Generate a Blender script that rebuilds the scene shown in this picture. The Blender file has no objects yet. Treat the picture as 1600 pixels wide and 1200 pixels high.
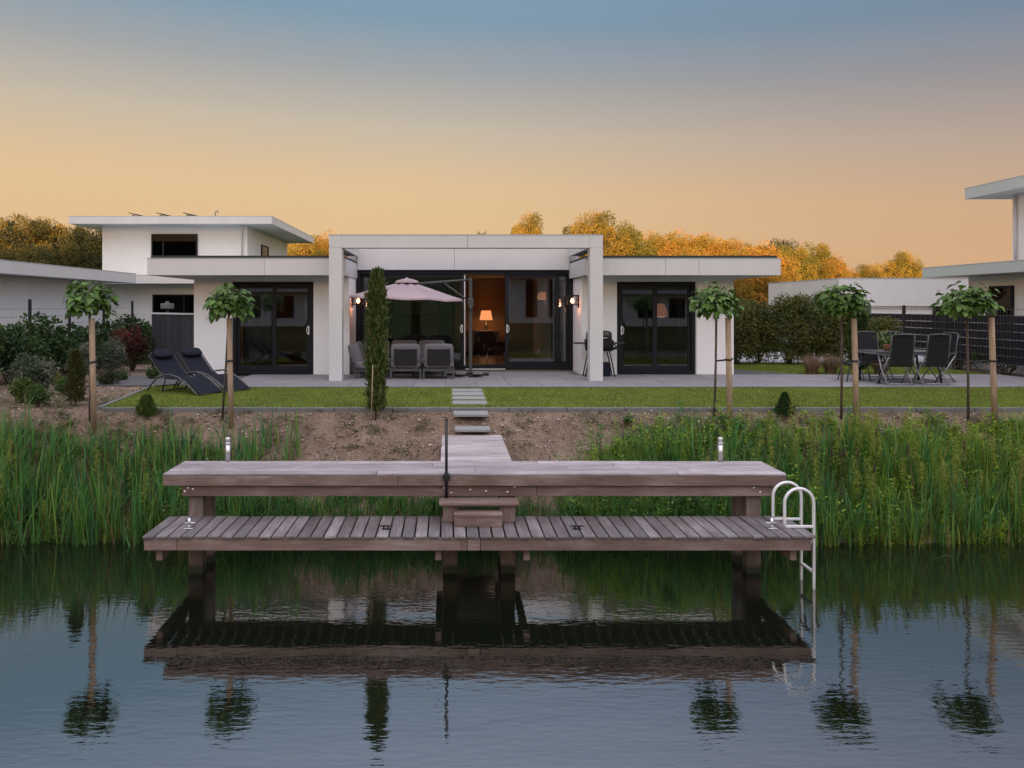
import bpy, math, random
from mathutils import Vector, Matrix, noise as mnoise
R = math.radians
rnd = random.Random(7)
scene = bpy.context.scene
COL = scene.collection

# ------------------------------------------------------------------ camera
HC = 3.4                      # eye height over the water
FPX = 1150.0                  # focal length in pixels of a 1600 px wide picture
cam_d = bpy.data.cameras.new('camera')
cam = bpy.data.objects.new('camera', cam_d); COL.objects.link(cam)
cam.location = (0, 0, HC); cam.rotation_euler = (R(90), 0, 0)
cam_d.sensor_width = 36; cam_d.lens = FPX / 1600 * 36
cam_d.shift_x = (800 - 700) / 1600.0
cam_d.shift_y = -(600 - 478) / 1600.0
cam_d.clip_start = 0.1; cam_d.clip_end = 1500
scene.camera = cam

# ------------------------------------------------------------------ sky and sun
SUN_EL = 4.0
SUN_AZ = 14.0                 # the sun stands low behind the camera, a little to the left
world = bpy.data.worlds.new('World'); scene.world = world; world.use_nodes = True
nt = world.node_tree; nt.nodes.clear()
def N(tree, typ, **kw):
    n = tree.nodes.new(typ)
    for k, v in kw.items():
        if k in n.inputs.keys(): n.inputs[k].default_value = v
        else: setattr(n, k, v)
    return n
def mathn(tree, op, a, b=None, c=None):
    n = tree.nodes.new('ShaderNodeMath'); n.operation = op
    for i, v in enumerate((a, b, c)):
        if v is None: continue
        if isinstance(v, (int, float)): n.inputs[i].default_value = v
        else: tree.links.new(v, n.inputs[i])
    return n.outputs[0]
def ramp(tree, fac, stops, interp='LINEAR'):
    n = tree.nodes.new('ShaderNodeValToRGB'); n.color_ramp.interpolation = interp
    el = n.color_ramp.elements
    while len(el) > 1: el.remove(el[-1])
    el[0].position = stops[0][0]; el[0].color = (*stops[0][1], 1)
    for p, c in stops[1:]:
        e = el.new(p); e.color = (*c, 1)
    tree.links.new(fac, n.inputs[0]); return n.outputs[0]
tc = N(nt, 'ShaderNodeTexCoord'); sep = N(nt, 'ShaderNodeSeparateXYZ')
nt.links.new(tc.outputs['Generated'], sep.inputs[0])
xs = mathn(nt, 'MULTIPLY', sep.outputs[0], 0.055)
x2 = mathn(nt, 'MULTIPLY', mathn(nt, 'MULTIPLY', sep.outputs[0], sep.outputs[0]), .055)
hz = mathn(nt, 'ADD', mathn(nt, 'ADD', sep.outputs[2], xs), x2)
sky_col = ramp(nt, hz, [(0.0, (.735, .475, .27)), (.10, (.765, .525, .29)), (.16, (.745, .53, .31)), (.23, (.58, .495, .385)),
                        (.30, (.37, .385, .395)), (.36, (.225, .335, .43)), (.41, (.215, .34, .465)), (.47, (.36, .47, .64)), (.60, (.60, .68, .87)), (1.0, (.88, .92, 1.02))])
# the glow fades towards the right of the view
dim = nt.nodes.new('ShaderNodeMapRange'); dim.interpolation_type = 'SMOOTHSTEP'; dim.inputs['From Min'].default_value = -.1; dim.inputs['From Max'].default_value = .75
dim.inputs['To Min'].default_value = 0.0; dim.inputs['To Max'].default_value = 1.0
nt.links.new(sep.outputs[0], dim.inputs['Value'])
dm = nt.nodes.new('ShaderNodeMix'); dm.data_type = 'RGBA'; fy = nt.nodes.new('ShaderNodeMapRange'); fy.interpolation_type = 'SMOOTHSTEP'; fy.inputs['From Min'].default_value = 0; fy.inputs['From Max'].default_value = .6
nt.links.new(sep.outputs[1], fy.inputs['Value']); nt.links.new(mathn(nt, 'MULTIPLY', dim.outputs[0], fy.outputs[0]), dm.inputs[0]); dm.inputs[6].default_value = (1, 1, 1, 1); dm.inputs[7].default_value = (.84, .75, .77, 1)
dmm = nt.nodes.new('ShaderNodeMix'); dmm.data_type = 'RGBA'; dmm.blend_type = 'MULTIPLY'; dmm.inputs[0].default_value = 1
nt.links.new(sky_col, dmm.inputs[6]); nt.links.new(dm.outputs[2], dmm.inputs[7]); sky_col = dmm.outputs[2]
# the half of the sky round the low sun is brighter, as at any sunset
side = nt.nodes.new('ShaderNodeMapRange'); side.interpolation_type = 'SMOOTHSTEP'
side.inputs['From Min'].default_value = 0.62; side.inputs['From Max'].default_value = -0.9
side.inputs['To Min'].default_value = 1.0; side.inputs['To Max'].default_value = 2.95
nt.links.new(sep.outputs[1], side.inputs['Value'])
bg = N(nt, 'ShaderNodeBackground'); out = N(nt, 'ShaderNodeOutputWorld')
warm = nt.nodes.new('ShaderNodeMix'); warm.data_type = 'RGBA'
wf = nt.nodes.new('ShaderNodeMapRange'); wf.interpolation_type = 'SMOOTHSTEP'; wf.inputs['From Min'].default_value = .6; wf.inputs['From Max'].default_value = -.8
nt.links.new(sep.outputs[1], wf.inputs['Value']); nt.links.new(wf.outputs[0], warm.inputs[0])
warm.inputs[6].default_value = (1, 1, 1, 1); warm.inputs[7].default_value = (1.19, 1.0, .88, 1)
tint = nt.nodes.new('ShaderNodeMix'); tint.data_type = 'RGBA'; tint.blend_type = 'MULTIPLY'; tint.inputs[0].default_value = 1
nt.links.new(sky_col, tint.inputs[6]); nt.links.new(warm.outputs[2], tint.inputs[7])
nt.links.new(tint.outputs[2], bg.inputs['Color']); nt.links.new(side.outputs[0], bg.inputs['Strength'])
nt.links.new(bg.outputs[0], out.inputs['Surface'])
sun_d = bpy.data.lights.new('sun', 'SUN'); sun = bpy.data.objects.new('sun', sun_d); COL.objects.link(sun)
sun_d.energy = 5.0; sun_d.color = (1.0, .66, .30); sun_d.angle = R(0.6)
sdir = Vector((math.sin(R(SUN_AZ)), math.cos(R(SUN_AZ)), -math.tan(R(SUN_EL))))
sun.rotation_euler = sdir.to_track_quat('-Z', 'Y').to_euler(); sun.location = (-20, -40, 30)
scene.view_settings.view_transform = 'Standard'; scene.view_settings.look = 'None'
scene.view_settings.gamma = 1; scene.view_settings.exposure = 0.0
scene.view_settings.use_curve_mapping = False
scene.cycles.max_bounces = 8; scene.cycles.transparent_max_bounces = 12
scene.cycles.caustics_reflective = False; scene.cycles.caustics_refractive = False

# ------------------------------------------------------------------ materials
MATS = {}
def mat(name, col, rough=.6, var=.12, scale=6.0, bump=0.0, bscale=40.0, stretch=(1, 1, 1), metal=0.0, spec=.5,
        objrand=0.0, col2=None, attr=None, trans=0.0, sheen=0.0):
    if name in MATS: return MATS[name]
    m = bpy.data.materials.new(name); m.use_nodes = True; t = m.node_tree
    b = t.nodes['Principled BSDF']
    b.inputs['Roughness'].default_value = rough; b.inputs['Metallic'].default_value = metal
    b.inputs['Specular IOR Level'].default_value = spec
    co = N(t, 'ShaderNodeTexCoord'); mp = N(t, 'ShaderNodeMapping'); mp.inputs['Scale'].default_value = stretch
    inf = N(t, 'ShaderNodeObjectInfo')
    vm = t.nodes.new('ShaderNodeVectorMath'); vm.operation = 'ADD'
    sc = mathn(t, 'MULTIPLY', inf.outputs['Random'], 37.0)
    t.links.new(co.outputs['Object'], vm.inputs[0]); t.links.new(sc, vm.inputs[1])
    t.links.new(vm.outputs[0], mp.inputs['Vector'])
    nz = N(t, 'ShaderNodeTexNoise', Scale=scale, Detail=6.0, Roughness=.62)
    t.links.new(mp.outputs[0], nz.inputs['Vector'])
    lo = tuple(c * (1 - var) for c in col); hi = tuple(min(1, c * (1 + var)) for c in (col2 or col))
    c = ramp(t, nz.outputs['Fac'], [(.3, lo), (.7, hi)])
    if attr:
        at = N(t, 'ShaderNodeAttribute', attribute_name=attr)
        mx = t.nodes.new('ShaderNodeMix'); mx.data_type = 'RGBA'; mx.blend_type = 'MULTIPLY'; mx.inputs[0].default_value = 1
        t.links.new(c, mx.inputs[6]); t.links.new(at.outputs['Color'], mx.inputs[7]); c = mx.outputs[2]
    if objrand:
        v = mathn(t, 'MULTIPLY_ADD', inf.outputs['Random'], 2 * objrand, 1 - objrand)
        hs = N(t, 'ShaderNodeHueSaturation'); t.links.new(v, hs.inputs['Value']); t.links.new(c, hs.inputs['Color']); c = hs.outputs[0]
    t.links.new(c, b.inputs['Base Color'])
    if bump:
        n2 = N(t, 'ShaderNodeTexNoise', Scale=bscale, Detail=4.0)
        t.links.new(mp.outputs[0], n2.inputs['Vector'])
        bp = N(t, 'ShaderNodeBump', Strength=bump, Distance=.01)
        t.links.new(n2.outputs['Fac'], bp.inputs['Height']); t.links.new(bp.outputs[0], b.inputs['Normal'])
    if trans:
        tr = N(t, 'ShaderNodeBsdfTranslucent'); t.links.new(c, tr.inputs['Color'])
        ms = N(t, 'ShaderNodeMixShader'); ms.inputs[0].default_value = trans
        t.links.new(b.outputs[0], ms.inputs[1]); t.links.new(tr.outputs[0], ms.inputs[2])
        t.links.new(ms.outputs[0], t.nodes['Material Output'].inputs['Surface'])
    MATS[name] = m; return m

def wood(name, col, col2, axis, groove=None, rand=.18, wet=None):
    """weathered boards, grain along axis"""
    if name in MATS: return MATS[name]
    m = bpy.data.materials.new(name); m.use_nodes = True; t = m.node_tree; b = t.nodes['Principled BSDF']
    b.inputs['Roughness'].default_value = .72; b.inputs['Specular IOR Level'].default_value = .35
    co = N(t, 'ShaderNodeTexCoord'); inf = N(t, 'ShaderNodeObjectInfo')
    off = mathn(t, 'MULTIPLY', inf.outputs['Random'], 53.0)
    vm = t.nodes.new('ShaderNodeVectorMath'); vm.operation = 'ADD'
    t.links.new(co.outputs['Object'], vm.inputs[0]); t.links.new(off, vm.inputs[1])
    mp = N(t, 'ShaderNodeMapping'); s = [1, 1, 1]; s[axis] = .06; mp.inputs['Scale'].default_value = s
    t.links.new(vm.outputs[0], mp.inputs['Vector'])
    g = N(t, 'ShaderNodeTexNoise', Scale=55.0, Detail=5.0, Roughness=.6); t.links.new(mp.outputs[0], g.inputs['Vector'])
    mp2 = N(t, 'ShaderNodeMapping'); s2 = [1, 1, 1]; s2[axis] = .35; mp2.inputs['Scale'].default_value = s2
    t.links.new(vm.outputs[0], mp2.inputs['Vector'])
    st = N(t, 'ShaderNodeTexNoise', Scale=3.2, Detail=4.0, Roughness=.65); t.links.new(mp2.outputs[0], st.inputs['Vector'])
    base = ramp(t, st.outputs['Fac'], [(.3, tuple(x * .72 for x in col)), (.5, col), (.72, col2)])
    gr = ramp(t, g.outputs['Fac'], [(.25, (.62, .6, .58)), (.65, (1.12, 1.12, 1.14))])
    mx = t.nodes.new('ShaderNodeMix'); mx.data_type = 'RGBA'; mx.blend_type = 'MULTIPLY'; mx.inputs[0].default_value = .85
    t.links.new(base, mx.inputs[6]); t.links.new(gr, mx.inputs[7])
    v = mathn(t, 'MULTIPLY_ADD', inf.outputs['Random'], 2 * rand, 1 - rand)
    hs = N(t, 'ShaderNodeHueSaturation'); t.links.new(v, hs.inputs['Value']); t.links.new(mx.outputs[2], hs.inputs['Color'])
    cw = hs.outputs[0]
    if wet is not None:   # algae and wet stain above the waterline, with an uneven edge
        ge = N(t, 'ShaderNodeNewGeometry'); sz = N(t, 'ShaderNodeSeparateXYZ'); t.links.new(ge.outputs['Position'], sz.inputs[0])
        zz = mathn(t, 'SUBTRACT', sz.outputs[2], mathn(t, 'MULTIPLY', st.outputs['Fac'], wet * 1.2))
        mr = t.nodes.new('ShaderNodeMapRange'); mr.inputs['From Min'].default_value = -.02; mr.inputs['From Max'].default_value = .05; t.links.new(zz, mr.inputs['Value'])
        m3 = t.nodes.new('ShaderNodeMix'); m3.data_type = 'RGBA'; t.links.new(mr.outputs[0], m3.inputs[0]); m3.inputs[6].default_value = (.032, .034, .018, 1); t.links.new(cw, m3.inputs[7]); cw = m3.outputs[2]
    t.links.new(cw, b.inputs['Base Color'])
    h = g.outputs['Fac']
    if groove is not None:
        sp = N(t, 'ShaderNodeSeparateXYZ'); t.links.new(co.outputs['Object'], sp.inputs[0])
        w = mathn(t, 'SINE', mathn(t, 'MULTIPLY', sp.outputs[groove], 2 * math.pi / .0195))
        h = mathn(t, 'ADD', h, mathn(t, 'MULTIPLY', w, .9))
    bp = N(t, 'ShaderNodeBump', Strength=.55, Distance=.004); t.links.new(h, bp.inputs['Height'])
    t.links.new(bp.outputs[0], b.inputs['Normal'])
    MATS[name] = m; return m

def glass(name, tint=(.55, .58, .6), refl=1.9):
    if name in MATS: return MATS[name]
    m = bpy.data.materials.new(name); m.use_nodes = True; t = m.node_tree; t.nodes.clear()
    o = N(t, 'ShaderNodeOutputMaterial'); tr = N(t, 'ShaderNodeBsdfTransparent'); tr.inputs['Color'].default_value = (*tint, 1)
    gl = N(t, 'ShaderNodeBsdfGlossy'); gl.inputs['Roughness'].default_value = .01; gl.inputs['Color'].default_value = (.85, .9, .95, 1)
    fr = N(t, 'ShaderNodeFresnel'); fr.inputs['IOR'].default_value = refl
    mx = N(t, 'ShaderNodeMixShader'); t.links.new(fr.outputs[0], mx.inputs[0]); t.links.new(tr.outputs[0], mx.inputs[1])
    t.links.new(gl.outputs[0], mx.inputs[2]); t.links.new(mx.outputs[0], o.inputs['Surface'])
    MATS[name] = m; return m

def emit(name, col, strength):
    if name in MATS: return MATS[name]
    m = bpy.data.materials.new(name); m.use_nodes = True; b = m.node_tree.nodes['Principled BSDF']
    b.inputs['Base Color'].default_value = (*col, 1); b.inputs['Emission Color'].default_value = (*col, 1)
    b.inputs['Emission Strength'].default_value = strength
    MATS[name] = m; return m

def soil_mat():
    m = bpy.data.materials.new('soil'); m.use_nodes = True; t = m.node_tree; b = t.nodes['Principled BSDF']
    b.inputs['Roughness'].default_value = .95; b.inputs['Specular IOR Level'].default_value = .15
    ge = N(t, 'ShaderNodeNewGeometry')
    n1 = N(t, 'ShaderNodeTexNoise', Scale=1.6, Detail=8.0, Roughness=.7); t.links.new(ge.outputs['Position'], n1.inputs['Vector'])
    n2 = N(t, 'ShaderNodeTexNoise', Scale=28.0, Detail=6.0, Roughness=.75); t.links.new(ge.outputs['Position'], n2.inputs['Vector'])
    c1 = ramp(t, n1.outputs['Fac'], [(.3, (.17, .12, .09)), (.55, (.30, .215, .165)), (.75, (.40, .315, .25))])
    c2 = ramp(t, n2.outputs['Fac'], [(.3, (.55, .52, .5)), (.5, (.95, .95, .95)), (.72, (1.3, 1.28, 1.25))])
    mx = t.nodes.new('ShaderNodeMix'); mx.data_type = 'RGBA'; mx.blend_type = 'MULTIPLY'; mx.inputs[0].default_value = 1
    t.links.new(c1, mx.inputs[6]); t.links.new(c2, mx.inputs[7])
    # moss and weeds towards the water, turf far behind the houses and on the other bank
    sp = N(t, 'ShaderNodeSeparateXYZ'); t.links.new(ge.outputs['Position'], sp.inputs[0])
    far = mathn(t, 'GREATER_THAN', sp.outputs[1], 22.5)
    near = mathn(t, 'LESS_THAN', sp.outputs[1], -20.0)
    gr = ramp(t, n1.outputs['Fac'], [(.3, (.030, .045, .015)), (.7, (.075, .095, .03))])
    m2 = t.nodes.new('ShaderNodeMix'); m2.data_type = 'RGBA'
    t.links.new(mathn(t, 'MAXIMUM', far, near), m2.inputs[0]); t.links.new(mx.outputs[2], m2.inputs[6]); t.links.new(gr, m2.inputs[7])
    t.links.new(m2.outputs[2], b.inputs['Base Color'])
    n3 = N(t, 'ShaderNodeTexNoise', Scale=17.0, Detail=8.0, Roughness=.8); t.links.new(ge.outputs['Position'], n3.inputs['Vector'])
    bp = N(t, 'ShaderNodeBump', Strength=1.0, Distance=.06); t.links.new(n3.outputs['Fac'], bp.inputs['Height'])
    t.links.new(bp.outputs[0], b.inputs['Normal'])
    return m

def water_mat():
    m = bpy.data.materials.new('pond_water'); m.use_nodes = True; t = m.node_tree; b = t.nodes['Principled BSDF']
    b.inputs['Base Color'].default_value = (.006, .008, .005, 1); b.inputs['Roughness'].default_value = .012
    b.inputs['IOR'].default_value = 3.7
    ge = N(t, 'ShaderNodeNewGeometry')
    def layer(sx, sy, rot, scale, detail):
        mp = N(t, 'ShaderNodeMapping'); mp.inputs['Scale'].default_value = (sx, sy, 1); mp.inputs['Rotation'].default_value = (0, 0, R(rot))
        t.links.new(ge.outputs['Position'], mp.inputs['Vector'])
        n = N(t, 'ShaderNodeTexNoise', Scale=scale, Detail=detail, Roughness=.5); t.links.new(mp.outputs[0], n.inputs['Vector'])
        return n.outputs['Fac']
    big = layer(.35, 1, 6, 3.4, 2.0); small = layer(.4, 1.2, -5, 15.0, 2.0); patch = layer(.6, 1, 0, .22, 2.0)
    h = mathn(t, 'ADD', mathn(t, 'MULTIPLY', big, .55), mathn(t, 'MULTIPLY', small, .30))
    k = t.nodes.new('ShaderNodeMapRange'); k.inputs['From Min'].default_value = .35; k.inputs['From Max'].default_value = .65
    k.inputs['To Min'].default_value = .45; k.inputs['To Max'].default_value = 1.15; t.links.new(patch, k.inputs['Value'])
    h = mathn(t, 'MULTIPLY', h, k.outputs[0])
    bp = N(t, 'ShaderNodeBump', Strength=1.0, Distance=.0052); t.links.new(h, bp.inputs['Height'])
    t.links.new(bp.outputs[0], b.inputs['Normal'])
    return m

STUCCO = mat('white_stucco', (.80, .79, .79), .85, .03, 1.2, .25, 160, (1.2, 1.2, .7))
FASCIA = mat('white_fascia_panel', (.59, .59, .595), .5, .04, 1.2, .05, 30, (1.2, 1.2, .6))
GREYFASCIA = mat('pale_grey_fascia', (.46, .52, .52), .5, .05, .9)
SOFFIT = mat('soffit', (.58, .58, .58), .7, .05, 2)
BITUMEN = mat('roof_edge_black', (.02, .02, .022), .7, .2, 5)
FRAME = mat('anthracite_frame', (.012, .013, .017), .5, .1, 4, spec=.2)
GLASS = glass('window_glass', (.72, .75, .78), 1.95)
GLASS_DIM = glass('upper_window_glass', (.3, .32, .35), 1.22)
PAVE = mat('grey_paving', (.215, .203, .218), .8, .12, 3.0, .3, 90, objrand=.07)
STEPST = mat('step_slab', (.265, .265, .265), .8, .1, 6.0, .3, 90, objrand=.08)
KERB = mat('concrete_edging', (.15, .148, .15), .85, .15, 6)
GRAVEL = mat('dark_gravel', (.10, .095, .10), .9, .45, 45, .9, 60)
SOIL = soil_mat(); WATER = water_mat()
BLACKM = mat('black_metal', (.012, .012, .014), .45, .1, 5)
GREYM = mat('grey_metal', (.065, .065, .068), .45, .1, 5)
STEEL = mat('stainless_steel', (.62, .62, .63), .28, .08, 12, metal=.85)
ALU = mat('white_aluminium', (.74, .74, .75), .4, .05, 8, metal=.25)
WOODX = wood('deck_board_long', (.37, .325, .34), (.48, .445, .475), 0, rand=.22)
WOODY = wood('deck_board_grooved', (.19, .165, .17), (.30, .275, .285), 1, groove=0, rand=.3)
JETTYX = wood('jetty_board', (.42, .37, .375), (.52, .48, .50), 0, rand=.13)
BEAMX = wood('hardwood_beam_long', (.195, .132, .112), (.31, .245, .222), 0)
BEAMZ = wood('hardwood_post', (.19, .135, .112), (.31, .245, .21), 2)
PILE = wood('wet_pile', (.20, .15, .125), (.32, .26, .225), 2, wet=.16)
STAKE = wood('round_stake_wood', (.40, .285, .195), (.52, .385, .275), 2, rand=.08)
DARKPLANK = mat('dark_plank', (.032, .033, .038), .7, .3, 8, .3, 40, (6, 6, .5), objrand=.25)
DARKSLAT = mat('dark_fence_strip', (.011, .011, .017), .55, .2, 6, objrand=.25, spec=.25)
SLINGB = mat('navy_black_sling', (.014, .016, .026), .85, .15, 30, .3, 300, spec=.15)
SLINGG = mat('grey_sling', (.022, .022, .025), .85, .15, 30, .3, 300, spec=.12)
CUSH = mat('grey_cushion', (.15, .14, .152), .9, .1, 9, .35, 120)
CANOPY = mat('mauve_canopy', (.40, .315, .345), .9, .06, 3, .2, 150)
CHALU = mat('chair_aluminium', (.30, .30, .31), .4, .08, 8, metal=.4)
BARK = mat('bark', (.10, .075, .055), .9, .3, 12, .6, 40, (3, 3, .6))

# ------------------------------------------------------------------ builders
class MB:
    def __init__(s): s.v = []; s.f = []; s.sm = []; s.c = []
    def add(s, vs, fs, smooth=False, col=None):
        k = len(s.v); s.v += [tuple(p) for p in vs]; s.f += [tuple(i + k for i in f) for f in fs]; s.sm += [smooth] * len(fs)
        s.c += [col or (1, 1, 1)] * len(vs); return s
    def box(s, x0, x1, y0, y1, z0, z1, bev=0.0):
        if bev <= 0:
            vs = [(x, y, z) for z in (z0, z1) for y in (y0, y1) for x in (x0, x1)]
            return s.add(vs, [(0, 2, 3, 1), (4, 5, 7, 6), (0, 1, 5, 4), (2, 6, 7, 3), (0, 4, 6, 2), (1, 3, 7, 5)])
        b = min(bev, (x1 - x0) * .49, (y1 - y0) * .49, (z1 - z0) * .49)
        vs = []; idx = {}
        for sx in (0, 1):
            for sy in (0, 1):
                for sz in (0, 1):
                    X = (x0, x1)[sx]; Y = (y0, y1)[sy]; Z = (z0, z1)[sz]; dx = b * (1 - 2 * sx); dy = b * (1 - 2 * sy); dz = b * (1 - 2 * sz)
                    for a, p in enumerate(((X, Y + dy, Z + dz), (X + dx, Y, Z + dz), (X + dx, Y + dy, Z))):
                        idx[sx, sy, sz, a] = len(vs); vs.append(p)
        F = []
        I = lambda sx, sy, sz, a: idx[sx, sy, sz, a]
        for q in (0, 1):
            F += [(I(q,0,0,0), I(q,1,0,0), I(q,1,1,0), I(q,0,1,0)), (I(0,q,0,1), I(1,q,0,1), I(1,q,1,1), I(0,q,1,1)), (I(0,0,q,2), I(1,0,q,2), I(1,1,q,2), I(0,1,q,2))]
            for r in (0, 1):
                F += [(I(0,q,r,1), I(1,q,r,1), I(1,q,r,2), I(0,q,r,2)), (I(q,0,r,0), I(q,1,r,0), I(q,1,r,2), I(q,0,r,2)), (I(q,r,0,0), I(q,r,1,0), I(q,r,1,1), I(q,r,0,1))]
                for w in (0, 1): F.append((I(q,r,w,0), I(q,r,w,1), I(q,r,w,2)))
        ctr = Vector(((x0 + x1) / 2, (y0 + y1) / 2, (z0 + z1) / 2))
        G = []
        for f in F:
            p = [Vector(vs[i]) for i in f]; n = (p[1] - p[0]).cross(p[2] - p[0]); c = sum(p, Vector()) / len(p)
            G.append(f if n.dot(c - ctr) > 0 else f[::-1])
        return s.add(vs, G)
    def tube(s, pts, r, n=8, caps=True, closed=False):
        pts = [Vector(p) for p in pts]; rs = r if isinstance(r, (list, tuple)) else [r] * len(pts)
        L = len(pts); vs = []; up = None
        for i, p in enumerate(pts):
            a = pts[i - 1] if (i > 0 or closed) else p; b = pts[(i + 1) % L] if (i < L - 1 or closed) else p
            d = (b - a).normalized()
            if up is None: up = Vector((0, 0, 1)) if abs(d.z) < .9 else Vector((1, 0, 0))
            u = (up - d * up.dot(d)).normalized(); w = d.cross(u); up = u
            for k in range(n):
                an = 2 * math.pi * k / n; vs.append(p + (u * math.cos(an) + w * math.sin(an)) * rs[i])
        fs = []
        for i in range(L if closed else L - 1):
            j = (i + 1) % L
            for k in range(n): fs.append((i * n + k, i * n + (k + 1) % n, j * n + (k + 1) % n, j * n + k))
        if caps and not closed: fs += [tuple(range(n))[::-1], tuple(range((L - 1) * n, L * n))]
        return s.add(vs, fs, True)
    def lathe(s, c, prof, n=20):
        vs = []; fs = []
        for r, z in prof:
            for k in range(n):
                a = 2 * math.pi * k / n; vs.append((c[0] + r * math.cos(a), c[1] + r * math.sin(a), c[2] + z))
        for i in range(len(prof) - 1):
            for k in range(n): fs.append((i * n + k, i * n + (k + 1) % n, (i + 1) * n + (k + 1) % n, (i + 1) * n + k))
        return s.add(vs, fs, True)
    def cushion(s, x0, x1, y0, y1, z0, z1, e=.35, M=None, nu=20, nv=12):
        """soft padded block (superellipsoid)"""
        cx, cy, cz = (x0 + x1) / 2, (y0 + y1) / 2, (z0 + z1) / 2; a, b, c = (x1 - x0) / 2, (y1 - y0) / 2, (z1 - z0) / 2
        sg = lambda v, p: math.copysign(abs(v) ** p, v)
        vs = []; fs = []
        for j in range(nv + 1):
            ph = -math.pi / 2 + math.pi * j / nv
            for i in range(nu):
                th = 2 * math.pi * i / nu
                p = Vector((cx + a * sg(math.cos(ph), e) * sg(math.cos(th), e), cy + b * sg(math.cos(ph), e) * sg(math.sin(th), e), cz + c * sg(math.sin(ph), e)))
                vs.append(M @ p if M else p)
        for j in range(nv):
            for i in range(nu): fs.append((j * nu + i, j * nu + (i + 1) % nu, (j + 1) * nu + (i + 1) % nu, (j + 1) * nu + i))
        return s.add(vs, fs, True)
    def prism(s, poly, z0, z1):
        n = len(poly); vs = [(x, y, z0) for x, y in poly] + [(x, y, z1) for x, y in poly]
        return s.add(vs, [tuple(range(n))[::-1], tuple(range(n, 2 * n))] + [(i, (i + 1) % n, n + (i + 1) % n, n + i) for i in range(n)])
    def extr(s, poly, axis, a, b):
        """polygon in the plane across the axis, extruded from a to b"""
        n = len(poly)
        def P(u, v, w): return (w, u, v) if axis == 0 else (u, w, v)
        vs = [P(u, v, a) for u, v in poly] + [P(u, v, b) for u, v in poly]
        return s.add(vs, [tuple(range(n)), tuple(range(n, 2 * n))[::-1]] + [(i, (i + 1) % n, n + (i + 1) % n, n + i)[::-1] for i in range(n)])
    def xf(s, M, k0=0):
        s.v[k0:] = [tuple(M @ Vector(p)) for p in s.v[k0:]]; return s
    def mesh(s, name, m, org=(0, 0, 0), colattr=False):
        me = bpy.data.meshes.new(name)
        me.from_pydata([(a - org[0], b - org[1], c - org[2]) for a, b, c in s.v], [], s.f)
        me.polygons.foreach_set('use_smooth', s.sm)
        if colattr:
            at = me.color_attributes.new('tint', 'FLOAT_COLOR', 'POINT')
            flat = []
            for c in s.c: flat += [c[0], c[1], c[2], 1]
            at.data.foreach_set('color', flat)
        me.materials.append(m); me.update(); return me
    def build(s, name, m, parent=None, local=False, colattr=False):
        org = (0, 0, 0)
        if parent and not local:
            q = parent; org = Vector()
            while q: org = org + q.location; q = q.parent
        return put(name, s.mesh(name, m, org, colattr), parent)

def put(name, me, parent=None, loc=(0, 0, 0), rot=(0, 0, 0), scale=None):
    o = bpy.data.objects.new(name, me); COL.objects.link(o); o.parent = parent; o.location = loc; o.rotation_euler = rot
    if scale: o.scale = scale
    return o
def tag(o, label=None, cat=None, group=None, kind=None):
    if label: o['label'] = label
    if cat: o['category'] = cat
    if group: o['group'] = group
    if kind: o['kind'] = kind
    return o
def thing(name, label, cat, loc=(0, 0, 0), rz=0, group=None):
    o = bpy.data.objects.new(name, None); COL.objects.link(o); o.location = loc; o.rotation_euler = (0, 0, rz); o.empty_display_size = .2
    return tag(o, label, cat, group)
def copy_tree(o, parent=None):
    c = o.copy(); COL.objects.link(c); c.parent = parent
    for ch in [q for q in bpy.data.objects if q.parent == o]: copy_tree(ch, c)
    return c
def lerp(a, b, t): return a + (b - a) * t
def table(tb, x):
    if x <= tb[0][0]: return tb[0][1]
    for (a, u), (b, v) in zip(tb, tb[1:]):
        if x <= b: return lerp(u, v, (x - a) / (b - a))
    return tb[-1][1]
def bx(name, m, parent, *a, bev=0.0): return MB().box(*a, bev=bev).build(name, m, parent)

# ------------------------------------------------------------------ terrain and water
GZ = 1.62; PZ = 1.67
PROF = [(-400, 9), (-80, 14.2), (-56, 14.1), (-42, 4), (-36, .8), (-32, -.9), (9.7, -.9), (10.3, -.32), (10.62, 0), (11.0, .20), (11.9, 1.06), (12.15, 1.24), (12.4, 1.47), (12.7, 1.60), (900, GZ)]  # high ridge behind the camera, unseen, added to shade the foreground
def shore(x): return .14 * math.sin(x * .9 + .4) + .09 * math.sin(2.3 * x + 1) + .04 * math.sin(5.1 * x)
def gz(x, y, rough=True):
    k = max(0, 1 - abs(y - 11.0) / 1.6) if y > 9 else 0
    if abs(x - .4) < 1.0: k *= .4
    z = table(PROF, y - shore(x) * k)
    if rough and 9.5 < y < 12.7 or (rough and x < -5.5 and 12 < y < 21):
        a = .075 if y < 12.7 else .03
        f = min(1, max(0, (12.75 - y) / .5)) if x > -6 else 1
        z += f * a * (mnoise.noise((x * 2.1, y * 2.1, 0)) + .6 * mnoise.noise((x * 6.3, y * 6.3, 3)))
    return z
xl = [-400, -200, -100, -60, -40, -28, -20] + [-16 + .14 * i for i in range(244)] + [20, 28, 40, 60, 100, 200, 400]
yl = [-400, -200, -110, -80, -66, -56, -49, -42, -39, -36, -32, -10, 5, 9] + [9.5 + .1 * i for i in range(34)] + [13 + .4 * i for i in range(25)] + [25, 32, 45, 70, 110, 200, 400, 900]
g = MB(); W = len(xl)
g.add([(x, y, gz(x, y)) for y in yl for x in xl],
      [(j * W + i, j * W + i + 1, (j + 1) * W + i + 1, (j + 1) * W + i) for j in range(len(yl) - 1) for i in range(W - 1)], True)
tag(g.build('ground', SOIL), kind='structure')
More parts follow.
